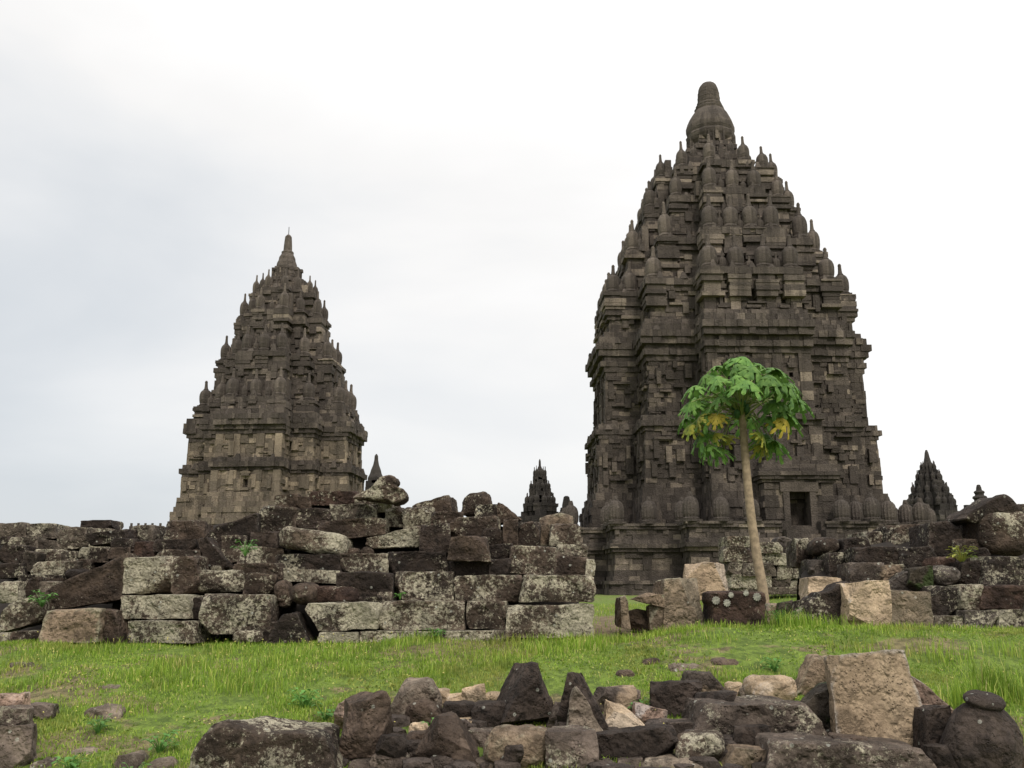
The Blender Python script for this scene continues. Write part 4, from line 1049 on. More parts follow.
# ---------------- rubble heap on the right
GH = 'stones of the rubble heap at the right edge'
for row in [
 (808, 532, 846, 560, 'brown', 'tan-brown boulder at the left end of the heap, near the temple doorway', 16.2, {**bo, 'q': [(812, 540), (838, 533), (847, 552), (810, 559)]}),
 (797, 537, 813, 568, 'brown', 'narrow brown stone left of the tan-brown boulder', 16.8, {}),
 (829, 552, 855, 577, 'lich', 'stone with bold white lichen patches behind the big tan block', 15.9, {}),
 (810, 559, 831, 580, 'greyd', 'grey block under the tan-brown boulder', 16.2, {}),
 (844, 537, 870, 552, 'dark', 'dark rough stone right of the tan-brown boulder', 16.2, {'tilt': -8}),
 (867, 531, 888, 548, 'pale', 'pale-topped grey stone on the heap beside the temple foot', 16.8, {}),
 (886, 526, 912, 549, 'dark', 'dark stone right of the pale-topped grey stone', 16.6, {}),
 (855, 546, 903, 566, 'dark', 'long black slab with white specks over the tan-spotted stone', 15.2, {'d': 1.0}),
 (900, 546, 940, 569, 'lich', 'black stone sprinkled with small white lichen marks', 15.1, {}),
 (851, 562, 887, 585, 'mixed', 'black and tan stone just above the big tan block', 14.8, {}),
 (874, 564, 903, 583, 'tanb', 'tan stone wedged under the long black slab', 15.0, {}),
 (884, 570, 914, 593, 'greyd', 'angular grey stone above the plain brown block of the stone row', 14.6, {'q': [(886, 584), (908, 571), (914, 592), (886, 593)]}),
 (908, 566, 933, 594, 'moss', 'green mossy dark stone beside the angular grey stone', 14.4, {'q': [(912, 568), (932, 566), (934, 594), (908, 590)]}),
 (893, 523, 926, 550, 'brown', 'brown stone with a broken top below the sharp far temple', 16.5, {}),
 (926, 520, 962, 563, 'dark', 'largest black stone of the heap, standing below the sharp far temple', 15.4, {'q': [(930, 522), (958, 519), (963, 560), (928, 564)]}),
 (928, 556, 962, 588, 'red', 'dark red-brown stone beneath the largest black stone', 14.9, {}),
 (958, 520, 988, 541, 'dark', 'dark lichened stone left of the gabled carved stone', 15.8, {}),
 (957, 538, 986, 557, 'brown', 'brown stone with a white chip and yellow-green weed below it', 15.2, {}),
 (937, 564, 967, 587, 'greyd', 'rounded grey drum-shaped stone lying under the yellow-green weed', 14.3, {**bo, 'tilt': -10}),
 (961, 560, 994, 590, 'dark', 'dark block right of the drum-shaped stone', 14.5, {}),
 (929, 586, 963, 618, 'lich', 'grey lichened block above the small bottom stone right of the plain brown block', 14.1, {}),
 (961, 584, 983, 610, 'pale', 'grey-green lichened upright block in the heap', 14.0, {}),
 (980, 585, 1032, 610, 'red', 'dark red loaf-shaped block at the right photo edge', 14.0, {'r': .2, 'd': .9}),
 (934, 614, 964, 630, 'grey', 'small pale bottom stone of the heap nearest the plain brown block', 13.9, {}),
 (964, 608, 999, 630, 'greyd', 'square grey bottom stone of the heap with a plain face', 13.9, {}),
 (998, 608, 1036, 630, 'lich', 'grey bottom block with white lichen at the right photo edge', 13.9, {}),
 (985, 556, 1034, 586, 'lich', 'dark block with a white lichen splash under the big brown stone at the right edge', 14.3, {'tilt': 4}),
 (984, 508, 1036, 558, 'brown', 'big brown stone under the gabled carved stone at the right edge', 15.0, {'r': .25, 'q': [(980, 511), (1036, 508), (1036, 558), (984, 552)], 'd': 1.0}),
 (1014, 503, 1040, 523, 'brown', 'brown coping stone at the right edge beside the gabled stone', 15.7, {}),
 (955, 550, 992, 565, 'dark', 'dark thin stone between the drum-shaped stone and the big brown stone', 14.9, {'tilt': -10}),
]:
    x0, y0, x1, y1, mat, lab, Y, o = row
    mat = {'lich': 'darkl', 'pale': 'lich', 'greyd': 'greyd'}.get(mat, mat)
    stone(x0, y0, x1, y1, mat, lab, Y, group=GH, **{**{'d': .9}, **o})
shaped_stone('gabled_stone', [(964, 519), (968, 513), (990, 500), (1003, 494), (1008, 495), (1018, 504), (1026, 512), (1028, 520), (1010, 519), (1005, 513), (998, 512), (985, 518), (975, 523)], 15.1, 0.7, 'dark', 'gable-shaped carved stone crowning the heap at the right edge', 'carved stone', GH)

# ---------------- earth and broken stone inside the heaps
def mound(name, prof, Y0, Y1, thick):
    """prof: (px, py of the crest); a bank of dark earth behind the stones"""
    V, Fc = [], []; nn = len(prof)
    J = 7
    for px, py in prof:
        top = at(px, py, Y1); base = at(px, 636, Y0)
        for j in range(J):
            t = j / (J - 1)
            z = GZ - 0.2 + (top.z - GZ + 0.2) * t
            y = Y0 + (Y1 - Y0) * t + 0.10 * noise.noise(Vector((px * .05, j, 1)))
            x = at(px, 560, y).x + 0.1 * noise.noise(Vector((px * .07, j, 5)))
            V.append((x, y, z))
        V.append((top.x * 1.05, Y1 + thick, top.z - 0.05)); V.append((top.x * 1.1, Y1 + thick * 2.2, GZ - 0.2))
    J += 2
    for i in range(nn - 1):
        for j in range(J - 1):
            Fc.append((i * J + j, (i + 1) * J + j, (i + 1) * J + j + 1, i * J + j + 1))
    o = link(name, mesh_from(name, V, Fc, smooth=True), M['soil']); tag(o, kind='structure'); return o
cr_l = [(118, 545), (140, 545), (170, 530), (200, 527), (240, 520), (270, 512), (320, 503), (360, 505), (400, 514), (430, 516), (460, 520), (490, 522), (510, 530), (540, 535), (562, 542), (574, 575), (578, 625)]
mound('earth_bank', cr_l, 13.5, 15.6, 1.0)
mound('earth_bank', [(-120, 625), (-80, 560), (-50, 535), (-20, 535), (0, 532), (30, 532), (60, 535), (90, 532), (120, 540), (140, 548)], 13.9, 17.6, 1.0)
mound('earth_bank', [(800, 575), (815, 556), (845, 547), (870, 545), (900, 540), (935, 530), (965, 532), (990, 518), (1030, 515), (1060, 525), (1100, 560), (1130, 620)], 14.6, 16.6, 1.0)
# ------------------------------------------------------------------ rocks in the foreground
GF = 'rocks of the foreground heap'
def fy(yb, px=512):
    Y = 7.6
    while Y < 14:
        p = at(px, yb, Y)
        if p.z <= ground_z(p.x, Y): return Y
        Y += 0.04
    return Y
for row in [
 # left group in the grass
 (-26, 722, 27, 775, 'greyd', 'grey-brown block at the lower left photo corner', {'Y': 8.45, 'd': .28, 'yaw': 10}),
 (-20, 706, 26, 726, 'greyd', 'grey block lying on the lower left corner block at the left photo edge', {'Y': 8.6, 'd': .25, 'tilt': 4}),
 (-16, 693, 18, 712, 'pink', 'reddish stone at the left photo edge, topmost of three', {'Y': 8.9, 'd': .25}),
 (25, 704, 48, 722, 'greyd', 'small dark stone jutting right beside the reddish stone', {'d': .3}),
 (83, 693, 117, 719, 'grey', 'grey stone half sunk in the grass left of the largest boulder', {'r': .3, 'd': .4, 'name': 'boulder'}),
 (97, 681, 117, 689, 'grey', 'flat pale stone in the grass just above the half-sunk grey stone', {'r': .3, 'd': .3}),
 (8, 655, 30, 668, 'greyd', 'low grey stone in the grass below the left end of the ruined wall', {'r': .3, 'd': .4}),
 (103, 740, 146, 778, 'grey', 'grey pointed stone in the grass at the bottom edge between green weeds', {'r': .15, 'd': .4, 'q': [(116, 730), (136, 729), (147, 778), (101, 778)]}),
 (144, 759, 170, 778, 'grey', 'small grey stone at the bottom edge left of the largest boulder', {'r': .35, 'd': .3}),
 (29, 750, 48, 770, 'greyd', 'small grey-brown stone in the grass beside the lower left corner block', {'r': .3, 'd': .3}),
 (70, 737, 94, 757, 'grey', 'small light grey stone in the grass among weeds at lower left', {'r': .3, 'd': .3}),
 (185, 715, 340, 790, 'lich', 'largest brown boulder of the bottom edge, its right half crusted with white lichen', {'Y': 8.25, 'd': .8, 'r': .2, 'n': 14, 'yaw': 0, 'q': [(212, 716), (326, 728), (340, 790), (178, 790)]}),
 # heap from left to right
 (322, 696, 364, 736, 'pink', 'pinkish split stone leaning behind the big dark cube-like rock', {'q': [(326, 708), (352, 696), (364, 732), (332, 736)], 'r': .05, 'yaw': -14, 'd': .4}),
 (339, 693, 415, 765, 'brown', 'big dark rock with sharp edges right of the largest boulder', {'q': [(352, 704), (385, 690), (415, 740), (346, 766)], 'r': .05, 'n': 12, 'yaw': 32, 'd': .55, 'chips': 4}),
 (389, 679, 447, 724, 'grey', 'large grey-brown rounded rock at the back of the heap on its left side', {'r': .25, 'q': [(404, 681), (436, 680), (447, 724), (389, 720)], 'd': .6, 'n': 10}),
 (397, 699, 442, 727, 'brown', 'dark rock lying against the large grey-brown rounded rock', {'r': .25, 'q': [(410, 702), (432, 699), (444, 727), (396, 727)], 'd': .4}),
 (407, 722, 427, 740, 'tan', 'small cream pebble-like stone right of the sharp-edged dark rock', {'r': .38, 'd': .25, 'name': 'boulder'}),
 (402, 711, 482, 778, 'brown', 'big dark pyramid rock at the bottom edge, right of the sharp-edged rock', {'q': [(432, 714), (450, 711), (486, 778), (398, 778)], 'r': .1, 'n': 11, 'd': .6}),
 (444, 709, 458, 721, 'tan', 'tiny cream stone perched above the big dark pyramid rock', {'r': .4, 'd': .2, 'name': 'boulder'}),
 (444, 702, 477, 722, 'dark', 'dark flat rock behind the tiny cream stone', {'r': .2, 'd': .35}),
 (447, 694, 466, 709, 'tan', 'tan stone left of the squarish tan stone at the heap back', {'d': .3}),
 (461, 684, 486, 711, 'tan', 'squarish tan stone standing at the back of the heap', {'d': .3, 'q': [(464, 690), (482, 684), (486, 711), (462, 711)]}),
 (483, 694, 504, 710, 'tan', 'small tan stone left of the black standing pyramid rock', {'r': .25, 'd': .3}),
 (471, 703, 516, 732, 'dark', 'rounded black rock in front of the squarish tan stone', {'r': .25, 'd': .4}),
 (457, 719, 476, 733, 'tan', 'flat cream stone tucked under the rounded black rock', {'d': .3}),
 (503, 661, 562, 730, 'dark', 'black standing pyramid rock, the highest dark rock of the heap', {'q': [(535, 662), (546, 662), (563, 728), (500, 722)], 'r': .12, 'n': 12, 'd': .5, 'yaw': 22}),
 (484, 721, 556, 772, 'tanb', 'rounded brown boulder with rusty patches at the bottom of the heap', {'r': .32, 'n': 10, 'd': .5, 'name': 'boulder'}),
 (466, 728, 490, 748, 'greyd', 'grey stone squeezed between the pyramid rock and the rounded brown boulder', {'d': .35}),
 (367, 751, 407, 778, 'greyd', 'dome-shaped grey-brown rock at the bottom edge under the sharp-edged rock', {'r': .36, 'd': .35, 'name': 'boulder'}),
 (346, 760, 380, 780, 'greyd', 'low grey rock at the bottom edge beside the largest boulder', {'r': .36, 'd': .35}),
 (468, 759, 515, 780, 'grey', 'light grey-brown low rock at the bottom edge below the rounded brown boulder', {'r': .35, 'd': .3}),
 (560, 670, 608, 735, 'dark', 'black peaked rock behind the grey triangular stone', {'q': [(570, 673), (580, 671), (610, 732), (558, 728)], 'r': .05, 'd': .4, 'amp': .05, 'n': 10}),
 (568, 688, 604, 736, 'grey', 'grey triangular stone leaning on the black peaked rock', {'q': [(574, 689), (581, 688), (605, 734), (567, 734)], 'r': .03, 'd': .15, 'Y': 9.05}),
 (546, 726, 596, 772, 'greyd', 'flat-topped grey rock right of the rounded brown boulder', {'r': .15, 'd': .5, 'n': 9}),
 (594, 686, 636, 716, 'mixed', 'speckled black and cream stone behind the tan wedge', {'amp': .04, 'd': .4}),
 (605, 701, 654, 736, 'tan', 'smooth tan wedge-shaped stone sloping down to the right', {'q': [(610, 701), (626, 706), (656, 734), (604, 734)], 'd': .4, 'r': .06}),
 (585, 724, 681, 765, 'dark', 'long black rock lying level across the middle of the heap front', {'q': [(588, 735), (676, 724), (681, 752), (588, 765)], 'r': .14, 'n': 10, 'd': .35}),
 (637, 706, 668, 729, 'pink', 'pinkish stone right of the smooth tan wedge', {'d': .3, 'tilt': 14}),
 (653, 680, 704, 719, 'dark', 'dark square rock at the back of the heap beside the half-tan stone', {'d': .4, 'amp': .03}),
 (682, 670, 734, 704, 'mixed', 'half tan, half black stone at the back of the heap', {'r': .2, 'd': .45, 'q': [(690, 671), (712, 672), (734, 702), (682, 702)], 'n': 9}),
 (679, 689, 737, 731, 'dark', 'black rock running down to the left of the great flat slab', {'q': [(700, 694), (736, 690), (722, 730), (680, 731)], 'd': .4}),
 (662, 720, 702, 742, 'greyd', 'grey-brown stone behind the right end of the long black rock', {'r': .2, 'd': .35}),
 (676, 731, 724, 768, 'lich', 'dark rock with white lichen crust right of the long black rock', {'d': .45, 'r': .14}),
 (640, 757, 710, 785, 'grey', 'smooth low grey rock at the bottom edge under the long black rock', {'r': .3, 'd': .4, 'n': 9}),
 (577, 762, 620, 785, 'greyd', 'low brownish rock at the bottom edge left of the smooth grey one', {'r': .3, 'd': .35}),
 (620, 757, 644, 778, 'greyd', 'small grey rock between the two low rocks of the bottom edge', {'d': .3}),
 (694, 697, 833, 748, 'greyd', 'great flat-topped grey slab lying level in the middle of the heap', {'q': [(702, 698), (812, 699), (834, 742), (694, 748)], 'r': .16, 'n': 13, 'd': 1.0, 'yaw': 3, 'chips': 2}),
 (750, 674, 803, 706, 'tan', 'rounded tan boulder behind the great flat slab', {'r': .32, 'd': .4, 'n': 9, 'name': 'boulder'}),
 (730, 683, 744, 701, 'tan', 'small pinkish-tan stone between the half-tan stone and the flat slab', {'r': .25, 'd': .25}),
 (742, 689, 774, 702, 'grey', 'whitish low stone in front of the rounded tan boulder', {'r': .25, 'd': .3}),
 (798, 655, 834, 698, 'tanb', 'smooth grey-tan stone just left of the big upright tan slab', {'r': .2, 'd': .4, 'n': 9, 'q': [(815, 657), (832, 655), (836, 698), (798, 694)]}),
 (802, 681, 845, 740, 'moss', 'dark mossy rock wedged left of the big upright tan slab', {'q': [(826, 683), (842, 681), (846, 738), (803, 712)], 'd': .4}),
 (911, 676, 966, 728, 'pink', 'pinkish-tan stone sloping down to the right behind the big upright slab', {'q': [(905, 676), (921, 678), (964, 722), (912, 730)], 'd': .35, 'r': .05}),
 (924, 704, 967, 768, 'dark', 'black upright rock between the upright slab and the bell-shaped finial', {'q': [(930, 707), (948, 704), (968, 760), (926, 768)], 'd': .4}),
 (768, 733, 944, 790, 'greyd', 'long grey-brown slab lying along the bottom edge before the upright tan slab', {'q': [(774, 734), (930, 742), (946, 790), (768, 790)], 'r': .2, 'n': 13, 'd': .7, 'Y': 8.2, 'yaw': 2}),
 (718, 743, 773, 782, 'tanb', 'reddish-brown broken stone at the bottom edge beside the long slab', {'d': .4, 'q': [(738, 745), (770, 747), (772, 782), (716, 782)]}),
 (1012, 745, 1034, 780, 'brown', 'brown stone cut off by the lower right photo corner', {'d': .4}),
 (956, 714, 974, 730, 'dark', 'small dark stone peeping out above the left shoulder of the bell-shaped finial', {'d': .3}),
 (405, 731, 432, 756, 'brown', 'dark wedge-shaped rock directly under the small cream pebble-like stone', {'d': .3}),
 (548, 700, 574, 732, 'greyd', 'grey slanting rock between the black pyramid rock and the black peaked rock', {'d': .3, 'q': [(556, 702), (566, 704), (574, 732), (546, 730)]}),
 (500, 744, 520, 764, 'dark', 'small black rock in the crevice left below the rounded brown boulder', {'d': .3, 'Y': 8.4}),
 (736, 724, 772, 748, 'dark', 'black rock in the crevice under the right half of the great flat slab', {'d': .3, 'Y': 8.75}),
 (378, 734, 404, 756, 'dark', 'black rock in the crevice right below the sharp-edged dark rock', {'d': .3, 'Y': 8.55}),
 (426, 690, 449, 706, 'tan', 'small tan rock at the right shoulder of the large grey-brown rounded rock', {'d': .25}),
 (612, 690, 640, 708, 'greyd', 'grey chipped rock above the smooth tan wedge', {'d': .3}),
 (836, 736, 866, 752, 'fbrown', 'low brown rock in the crevice at the foot of the big upright slab', {'d': .25, 'Y': 8.45}),
 (930, 744, 958, 778, 'fdark', 'black rock at the bottom edge between the long slab and the bell-shaped finial', {'d': .3, 'Y': 8.25}),
 # scattered dark stones on the bank
 (711, 649, 738, 666, 'brown', 'dark stone sunk in the grassy bank left of the upright slab', {'r': .3, 'd': .35}),
 (617, 662, 634, 677, 'brown', 'small dark stone in the bank above the tan wedge', {'r': .3, 'd': .3}),
 (644, 651, 662, 664, 'brown', 'small brown stone in the bank, the highest one above the heap', {'r': .3, 'd': .3}),
 (671, 655, 702, 671, 'grey', 'low grey-brown stone in the bank above the half-tan stone', {'r': .3, 'd': .35}),
]:
    x0, y0, x1, y1, mat, lab, o = row
    o = dict(o)
    mat = {'dark': 'fdark', 'brown': 'fbrown', 'greyd': 'fgrey', 'grey': 'fgreyl'}.get(mat, mat)
    Y = o.pop('Y', None) or fy(min(y1, 772), (x0 + x1) / 2)
    nm = o.pop('name', 'rock')
    if o.get('r', 0) < .2 and 'facet' not in o: o['facet'] = 9 if 'slab' not in lab and 'boulder' not in lab else 5
    snk = 'bank' in lab or 'in the grass' in lab
    ob = stone(x0, y0, x1, y1, mat, lab, Y, name=nm, cat='rock', group=GF, **{**{'d': .45, 'n': 12, 'amp': .045, 'r': .03, 'grow': 2.2, 'chips': 8}, **o})
    if snk: ob.location.z -= 0.5 * ob.dimensions.z
# (below) the big upright slab: quarry-faced, with a smooth broken top
o = stone(831, 650, 936, 752, 'tan', 'big upright tan slab with a rough chiselled face, tallest rock of the heap', fy(752, 885) - 0.1, name='stone_slab', cat='rock', group=GF,
          q=[(831, 653), (908, 648), (935, 754), (839, 752)], r=.0, n=16, amp=.02, d=.3, yaw=-3, chips=1, pitch=-7)

# urn-like finial stone at the lower right: a body with a ringed neck
cu = at(986, 770, 8.35)
m_ = mpp(740, 8.35)
prof = [(0.30, -0.2), (0.335, 0.0), (0.345, 0.12), (0.338, 0.24), (0.315, 0.34), (0.27, 0.43), (0.215, 0.49), (0.18, 0.515), (0.148, 0.527), (0.143, 0.54), (0.16, 0.552), (0.172, 0.575), (0.168, 0.60), (0.15, 0.62), (0.125, 0.632), (0.07, 0.64), (0.02, 0.642)]
def rough_lathe(name, prof, seg, amp):
    me = lathe(name, prof, seg, 0.0, True)
    for v in me.vertices:
        n_ = noise.noise(v.co * 4) * amp + noise.noise(v.co * 13) * amp * .45
        d_ = Vector((v.co.x, v.co.y, 0.15)); v.co += d_.normalized() * n_
    return me
ur = link('carved_finial', rough_lathe('carved_finial', prof, 40, 0.035), M['fdark'], None, (cu.x, 8.45, cu.z))
ur.scale = (.94, .94, .98)
ur.rotation_euler = (R(12), R(4), 0)
tag(ur, 'broken bell-shaped finial with a ringed neck standing at the lower right', 'carved stone', GF)

# small broken stones in the heap's gaps, blackened to read as shaded crevices: too many and too small to count
V, Fc = [], []
def pebble(x, y, s):
    z = ground_z(x, y); b0 = len(V)
    sx, sy, sz = s * rng.uniform(.7, 1.4), s * rng.uniform(.7, 1.2), s * rng.uniform(.45, .9)
    a = rng.random() * 6.3; off = Vector((rng.uniform(-99, 99), 0, 0))
    bm = bmesh.new(); bmesh.ops.create_icosphere(bm, subdivisions=2, radius=1.05)
    for v in bm.verts:
        c = v.co * (1 + 0.35 * noise.noise(v.co * 1.6 + off))
        c = Vector((max(-.62, min(.7, c.x)) * sx, max(-.75, min(.75, c.y)) * sy, max(-.7, min(.7, c.z)) * sz))
        V.append((x + c.x * math.cos(a) - c.y * math.sin(a), y + c.x * math.sin(a) + c.y * math.cos(a), z + sz * .3 + c.z))
    for f in bm.faces: Fc.append(tuple(b0 + v.index for v in f.verts))
    bm.free()
for _ in range(240):
    px, py = rng.uniform(335, 985), rng.uniform(716, 780)
    Y = 8.2 + (770 - py) * .03; p = at(px, py, Y)
    pebble(p.x, Y, rng.uniform(.04, .16))
tag(link('broken_stone', mesh_from('broken_stone', V, Fc), M['fdark']), 'small broken stones, darkened like shaded crevices, filling the gaps between the foreground rocks', 'rubble', kind='stuff')

lp = link('lichen_patch', lathe('lichen_patch', [(.06, 0), (.055, .008), (.03, .012), (.01, .014)], 18, .22), plain('white_lichen', (0.36, 0.35, 0.29), var=.5, scale=30), ur)
lp.location = (-.03, -.03, .632); lp.rotation_euler = (R(6), R(-6), 0)
# ------------------------------------------------------------------ papaya tree
TY = 15.2
base = at(765, 602, TY); base.z = ground_z(base.x, TY)
tr = empty('papaya_tree', base)
tag(tr, 'young papaya tree with a bare slanting trunk and drooping lobed leaves before the tallest temple', 'tree')
path = [(767, 616), (762.5, 588), (757, 556), (752.5, 528), (749.5, 502), (747, 477), (745, 454), (743.3, 431), (742, 413), (741, 402)]
pts = [at(a, b_, TY) - base for a, b_ in path]; pts[0].z = -0.1
seg = 14; V, Fc = [], []
fine = []
for i in range(len(pts) - 1):
    for j in range(10): fine.append(pts[i].lerp(pts[i + 1], j / 10))
fine.append(pts[-1])
for i, p in enumerate(fine):
    t = i / (len(fine) - 1)
    r = (0.086 - 0.030 * t ** 0.8) * (1 + 0.28 * math.exp(-t * 22)) * (1 + 0.035 * ((i % 3) - 1) * (0.3 + t))
    for j in range(seg):
        a = 2 * math.pi * j / seg
        V.append((p.x + r * math.cos(a), p.y + r * math.sin(a), p.z))
for i in range(len(fine) - 1):
    for j in range(seg): Fc.append((i * seg + j, i * seg + (j + 1) % seg, (i + 1) * seg + (j + 1) % seg, (i + 1) * seg + j))
Fc.append(tuple((len(fine) - 1) * seg + j for j in range(seg)))
link('trunk', mesh_from('trunk', V, Fc, smooth=True), M['bark'], tr)
topP = pts[-1]
def tube(pts, r0, r1, seg=6):
    V, Fc = [], []
    for i, p in enumerate(pts):
        d = (pts[min(i + 1, len(pts) - 1)] - pts[max(i - 1, 0)]).normalized()
        s_ = d.cross(Vector((0, 0, 1)));
        s_ = s_.normalized() if s_.length > 1e-4 else Vector((1, 0, 0))
        u = s_.cross(d); r = r0 + (r1 - r0) * i / (len(pts) - 1)
        for j in range(seg):
            a = 2 * math.pi * j / seg
            V.append(tuple(p + s_ * (r * math.cos(a)) + u * (r * math.sin(a))))
    for i in range(len(pts) - 1):
        for j in range(seg): Fc.append((i * seg + j, i * seg + (j + 1) % seg, (i + 1) * seg + (j + 1) % seg, (i + 1) * seg + j))
    return V, Fc
def papaya_leaf_mesh(rr, droop, seed):
    """palmate leaf: seven to nine deeply toothed lobes, each folded along its rib and hanging at the tip"""
    r_ = random.Random(seed); V, Fc = [], []
    nl = 9
    for i in range(nl):
        th = R(-152 + 304 * i / (nl - 1)) + r_.uniform(-.07, .07)
        L = rr * (0.62 + 0.38 * math.cos(th * 0.55)) * r_.uniform(0.88, 1.08)
        S = 9; rows = []
        for s_ in range(S + 1):
            t = s_ / S
            w = L * 0.17 * (math.sin(math.pi * min(1, t * 0.78 + 0.2)) ** 0.8) * (1.15 if s_ % 3 == 2 else (0.85 if s_ % 3 else 0.40))
            if s_ == 0: w = L * 0.10
            if s_ == S: w = L * 0.012
            x = L * t
            z = -droop * L * (t ** 1.7) * (0.75 + 0.25 * abs(th))
            xr = x * (1 - 0.25 * droop * t)
            tip = L * 0.075 if s_ % 3 == 2 else (L * .03 if s_ % 3 else -L * 0.02)
            side = []
            for sg in (-1, 0, 1):
                lx, ly, lz = xr + (tip if sg else 0), sg * w, z - abs(sg) * w * 0.45
                side.append((lx * math.cos(th) - ly * math.sin(th), lx * math.sin(th) + ly * math.cos(th), lz + 0.004 * (i % 2)))
            b0 = len(V); V += side; rows.append(b0)
        for a, b_ in zip(rows, rows[1:]):
            Fc.append((a, b_, b_ + 1, a + 1)); Fc.append((a + 1, b_ + 1, b_ + 2, a + 2))
    return mesh_from('leaf', V, Fc)
r2 = random.Random(21)
# leaf ends as seen: (px, py of the leaf's stalk end, forward offset in metres, kind)
LV = [(742, 362, -.35, 'g'), (720, 364, .2, 'g'), (764, 362, .15, 'g'), (707, 375, .0, 'g'), (781, 373, -.05, 'g'), (750, 357, .4, 'g'), (735, 358, .1, 'g'), (730, 372, -.55, 'g'), (768, 376, -.5, 'g'),
      (694, 388, -.15, 'g'), (790, 386, -.2, 'g'), (711, 388, -.65, 'g'), (778, 392, -.65, 'g'), (700, 400, .25, 'g'), (788, 398, .3, 'g'), (690, 405, -.25, 'g'), (726, 386, -.8, 'g'), (757, 386, -.85, 'g'),
      (715, 402, -.5, 'g'), (770, 405, -.45, 'g'), (785, 414, -.1, 'g'), (706, 412, -.25, 'g'), (727, 408, .6, 'g'), (760, 408, .6, 'g'), (768, 420, -.3, 'g'), (793, 412, .1, 'g'), (797, 386, .15, 'g'),
      (698, 420, -.2, 'y'), (713, 420, -.45, 'yy'), (714, 436, -.2, 'y'), (727, 436, .0, 'y'), (760, 436, -.25, 'y'), (781, 424, -.4, 'yy'), (706, 430, .1, 'g'), (772, 432, .2, 'g'),  (692, 426, -.1, 'y'), (708, 446, -.1, 'g'), (722, 446, .15, 'g'), (764, 446, -.05, 'y'), (778, 440, .1, 'g'), (733, 378, .7, 'g'), (798, 400, -.1, 'g'), (716, 380, -.3, 'g'), (762, 384, .4, 'g'), (745, 376, -.7, 'g'), (702, 392, .4, 'g'), (736, 392, -.9, 'g'), (774, 384, .5, 'g'), (690, 416, .2, 'g'), (712, 396, .7, 'g')]
for i, (px, py, dy, kd) in enumerate(LV):
    e = at(px - 2, py, TY) - base; e.y = dy
    st = topP + Vector((0, 0, -0.02 - 0.35 * r2.random()))
    d = e - st
    mid = st + d * 0.5 + Vector((0, 0, 0.10 + 0.12 * r2.random()))
    P_ = [st, st.lerp(mid, .5) + Vector((0, 0, .03)), mid, mid.lerp(e, .5) + Vector((0, 0, .03)), e]
    rr = r2.uniform(0.29, 0.50) * (0.85 if kd != 'g' else 1)
    me = papaya_leaf_mesh(rr, r2.uniform(0.45, 0.95), i)
    lf = link('leaf', me, M[{'g': 'leaf', 'y': 'leafy', 'yy': 'leafyy'}[kd]], tr, e)
    az = math.atan2(d.y, d.x)
    tiltd = 0.30 + 0.35 * (kd != 'g') + (0.15 if py > 395 else 0)
    lf.rotation_euler = (r2.uniform(-.4, .4), tiltd + r2.uniform(-.1, .25), az + r2.uniform(-.5, .5))
    if kd == 'yy': lf['label'] = 'bright yellow leaf'
    if kd == 'y': lf['label'] = 'yellowing hanging leaf'
    V, Fc = tube(P_, 0.017, 0.009)
    sk = link('leaf_stalk', mesh_from('leaf_stalk', V, Fc, smooth=True), M['petiole'], lf)
    sk.matrix_parent_inverse = lf.matrix_basis.inverted()
V0 = [(0.02 * 0, 0)]
fm = lathe('fruit', [(0.01, 0.0), (0.035, 0.02), (0.055, 0.07), (0.05, 0.12), (0.03, 0.15), (0.012, 0.165)], 10, 0, True)
for i in range(9):
    a = 2 * math.pi * i / 9 + .3; z = 0.0 - 0.1 * (i % 3)
    o = link('fruit', fm, M['fruit'], tr, (topP.x + .12 * math.cos(a), topP.y + .12 * math.sin(a), topP.z - .12 + z * .9))
    o.rotation_euler = (0.3 * math.sin(a), -0.3 * math.cos(a), a)
# crown shoot: the cluster of young leaves at the tip
for i in range(6):
    a = i * 1.05
    e = topP + Vector((.16 * math.cos(a), .16 * math.sin(a), .2 + .04 * (i % 3)))
    V, Fc = tube([topP, (topP + e) / 2 + Vector((0, 0, .03)), e], .012, .006)
    lf = link('leaf', papaya_leaf_mesh(.17, .6, 100 + i), M['leaf'], tr, e); lf.rotation_euler = (0, .2, a)
    sk = link('leaf_stalk', mesh_from('leaf_stalk', V, Fc, smooth=True), M['petiole'], lf); sk.matrix_parent_inverse = lf.matrix_basis.inverted()

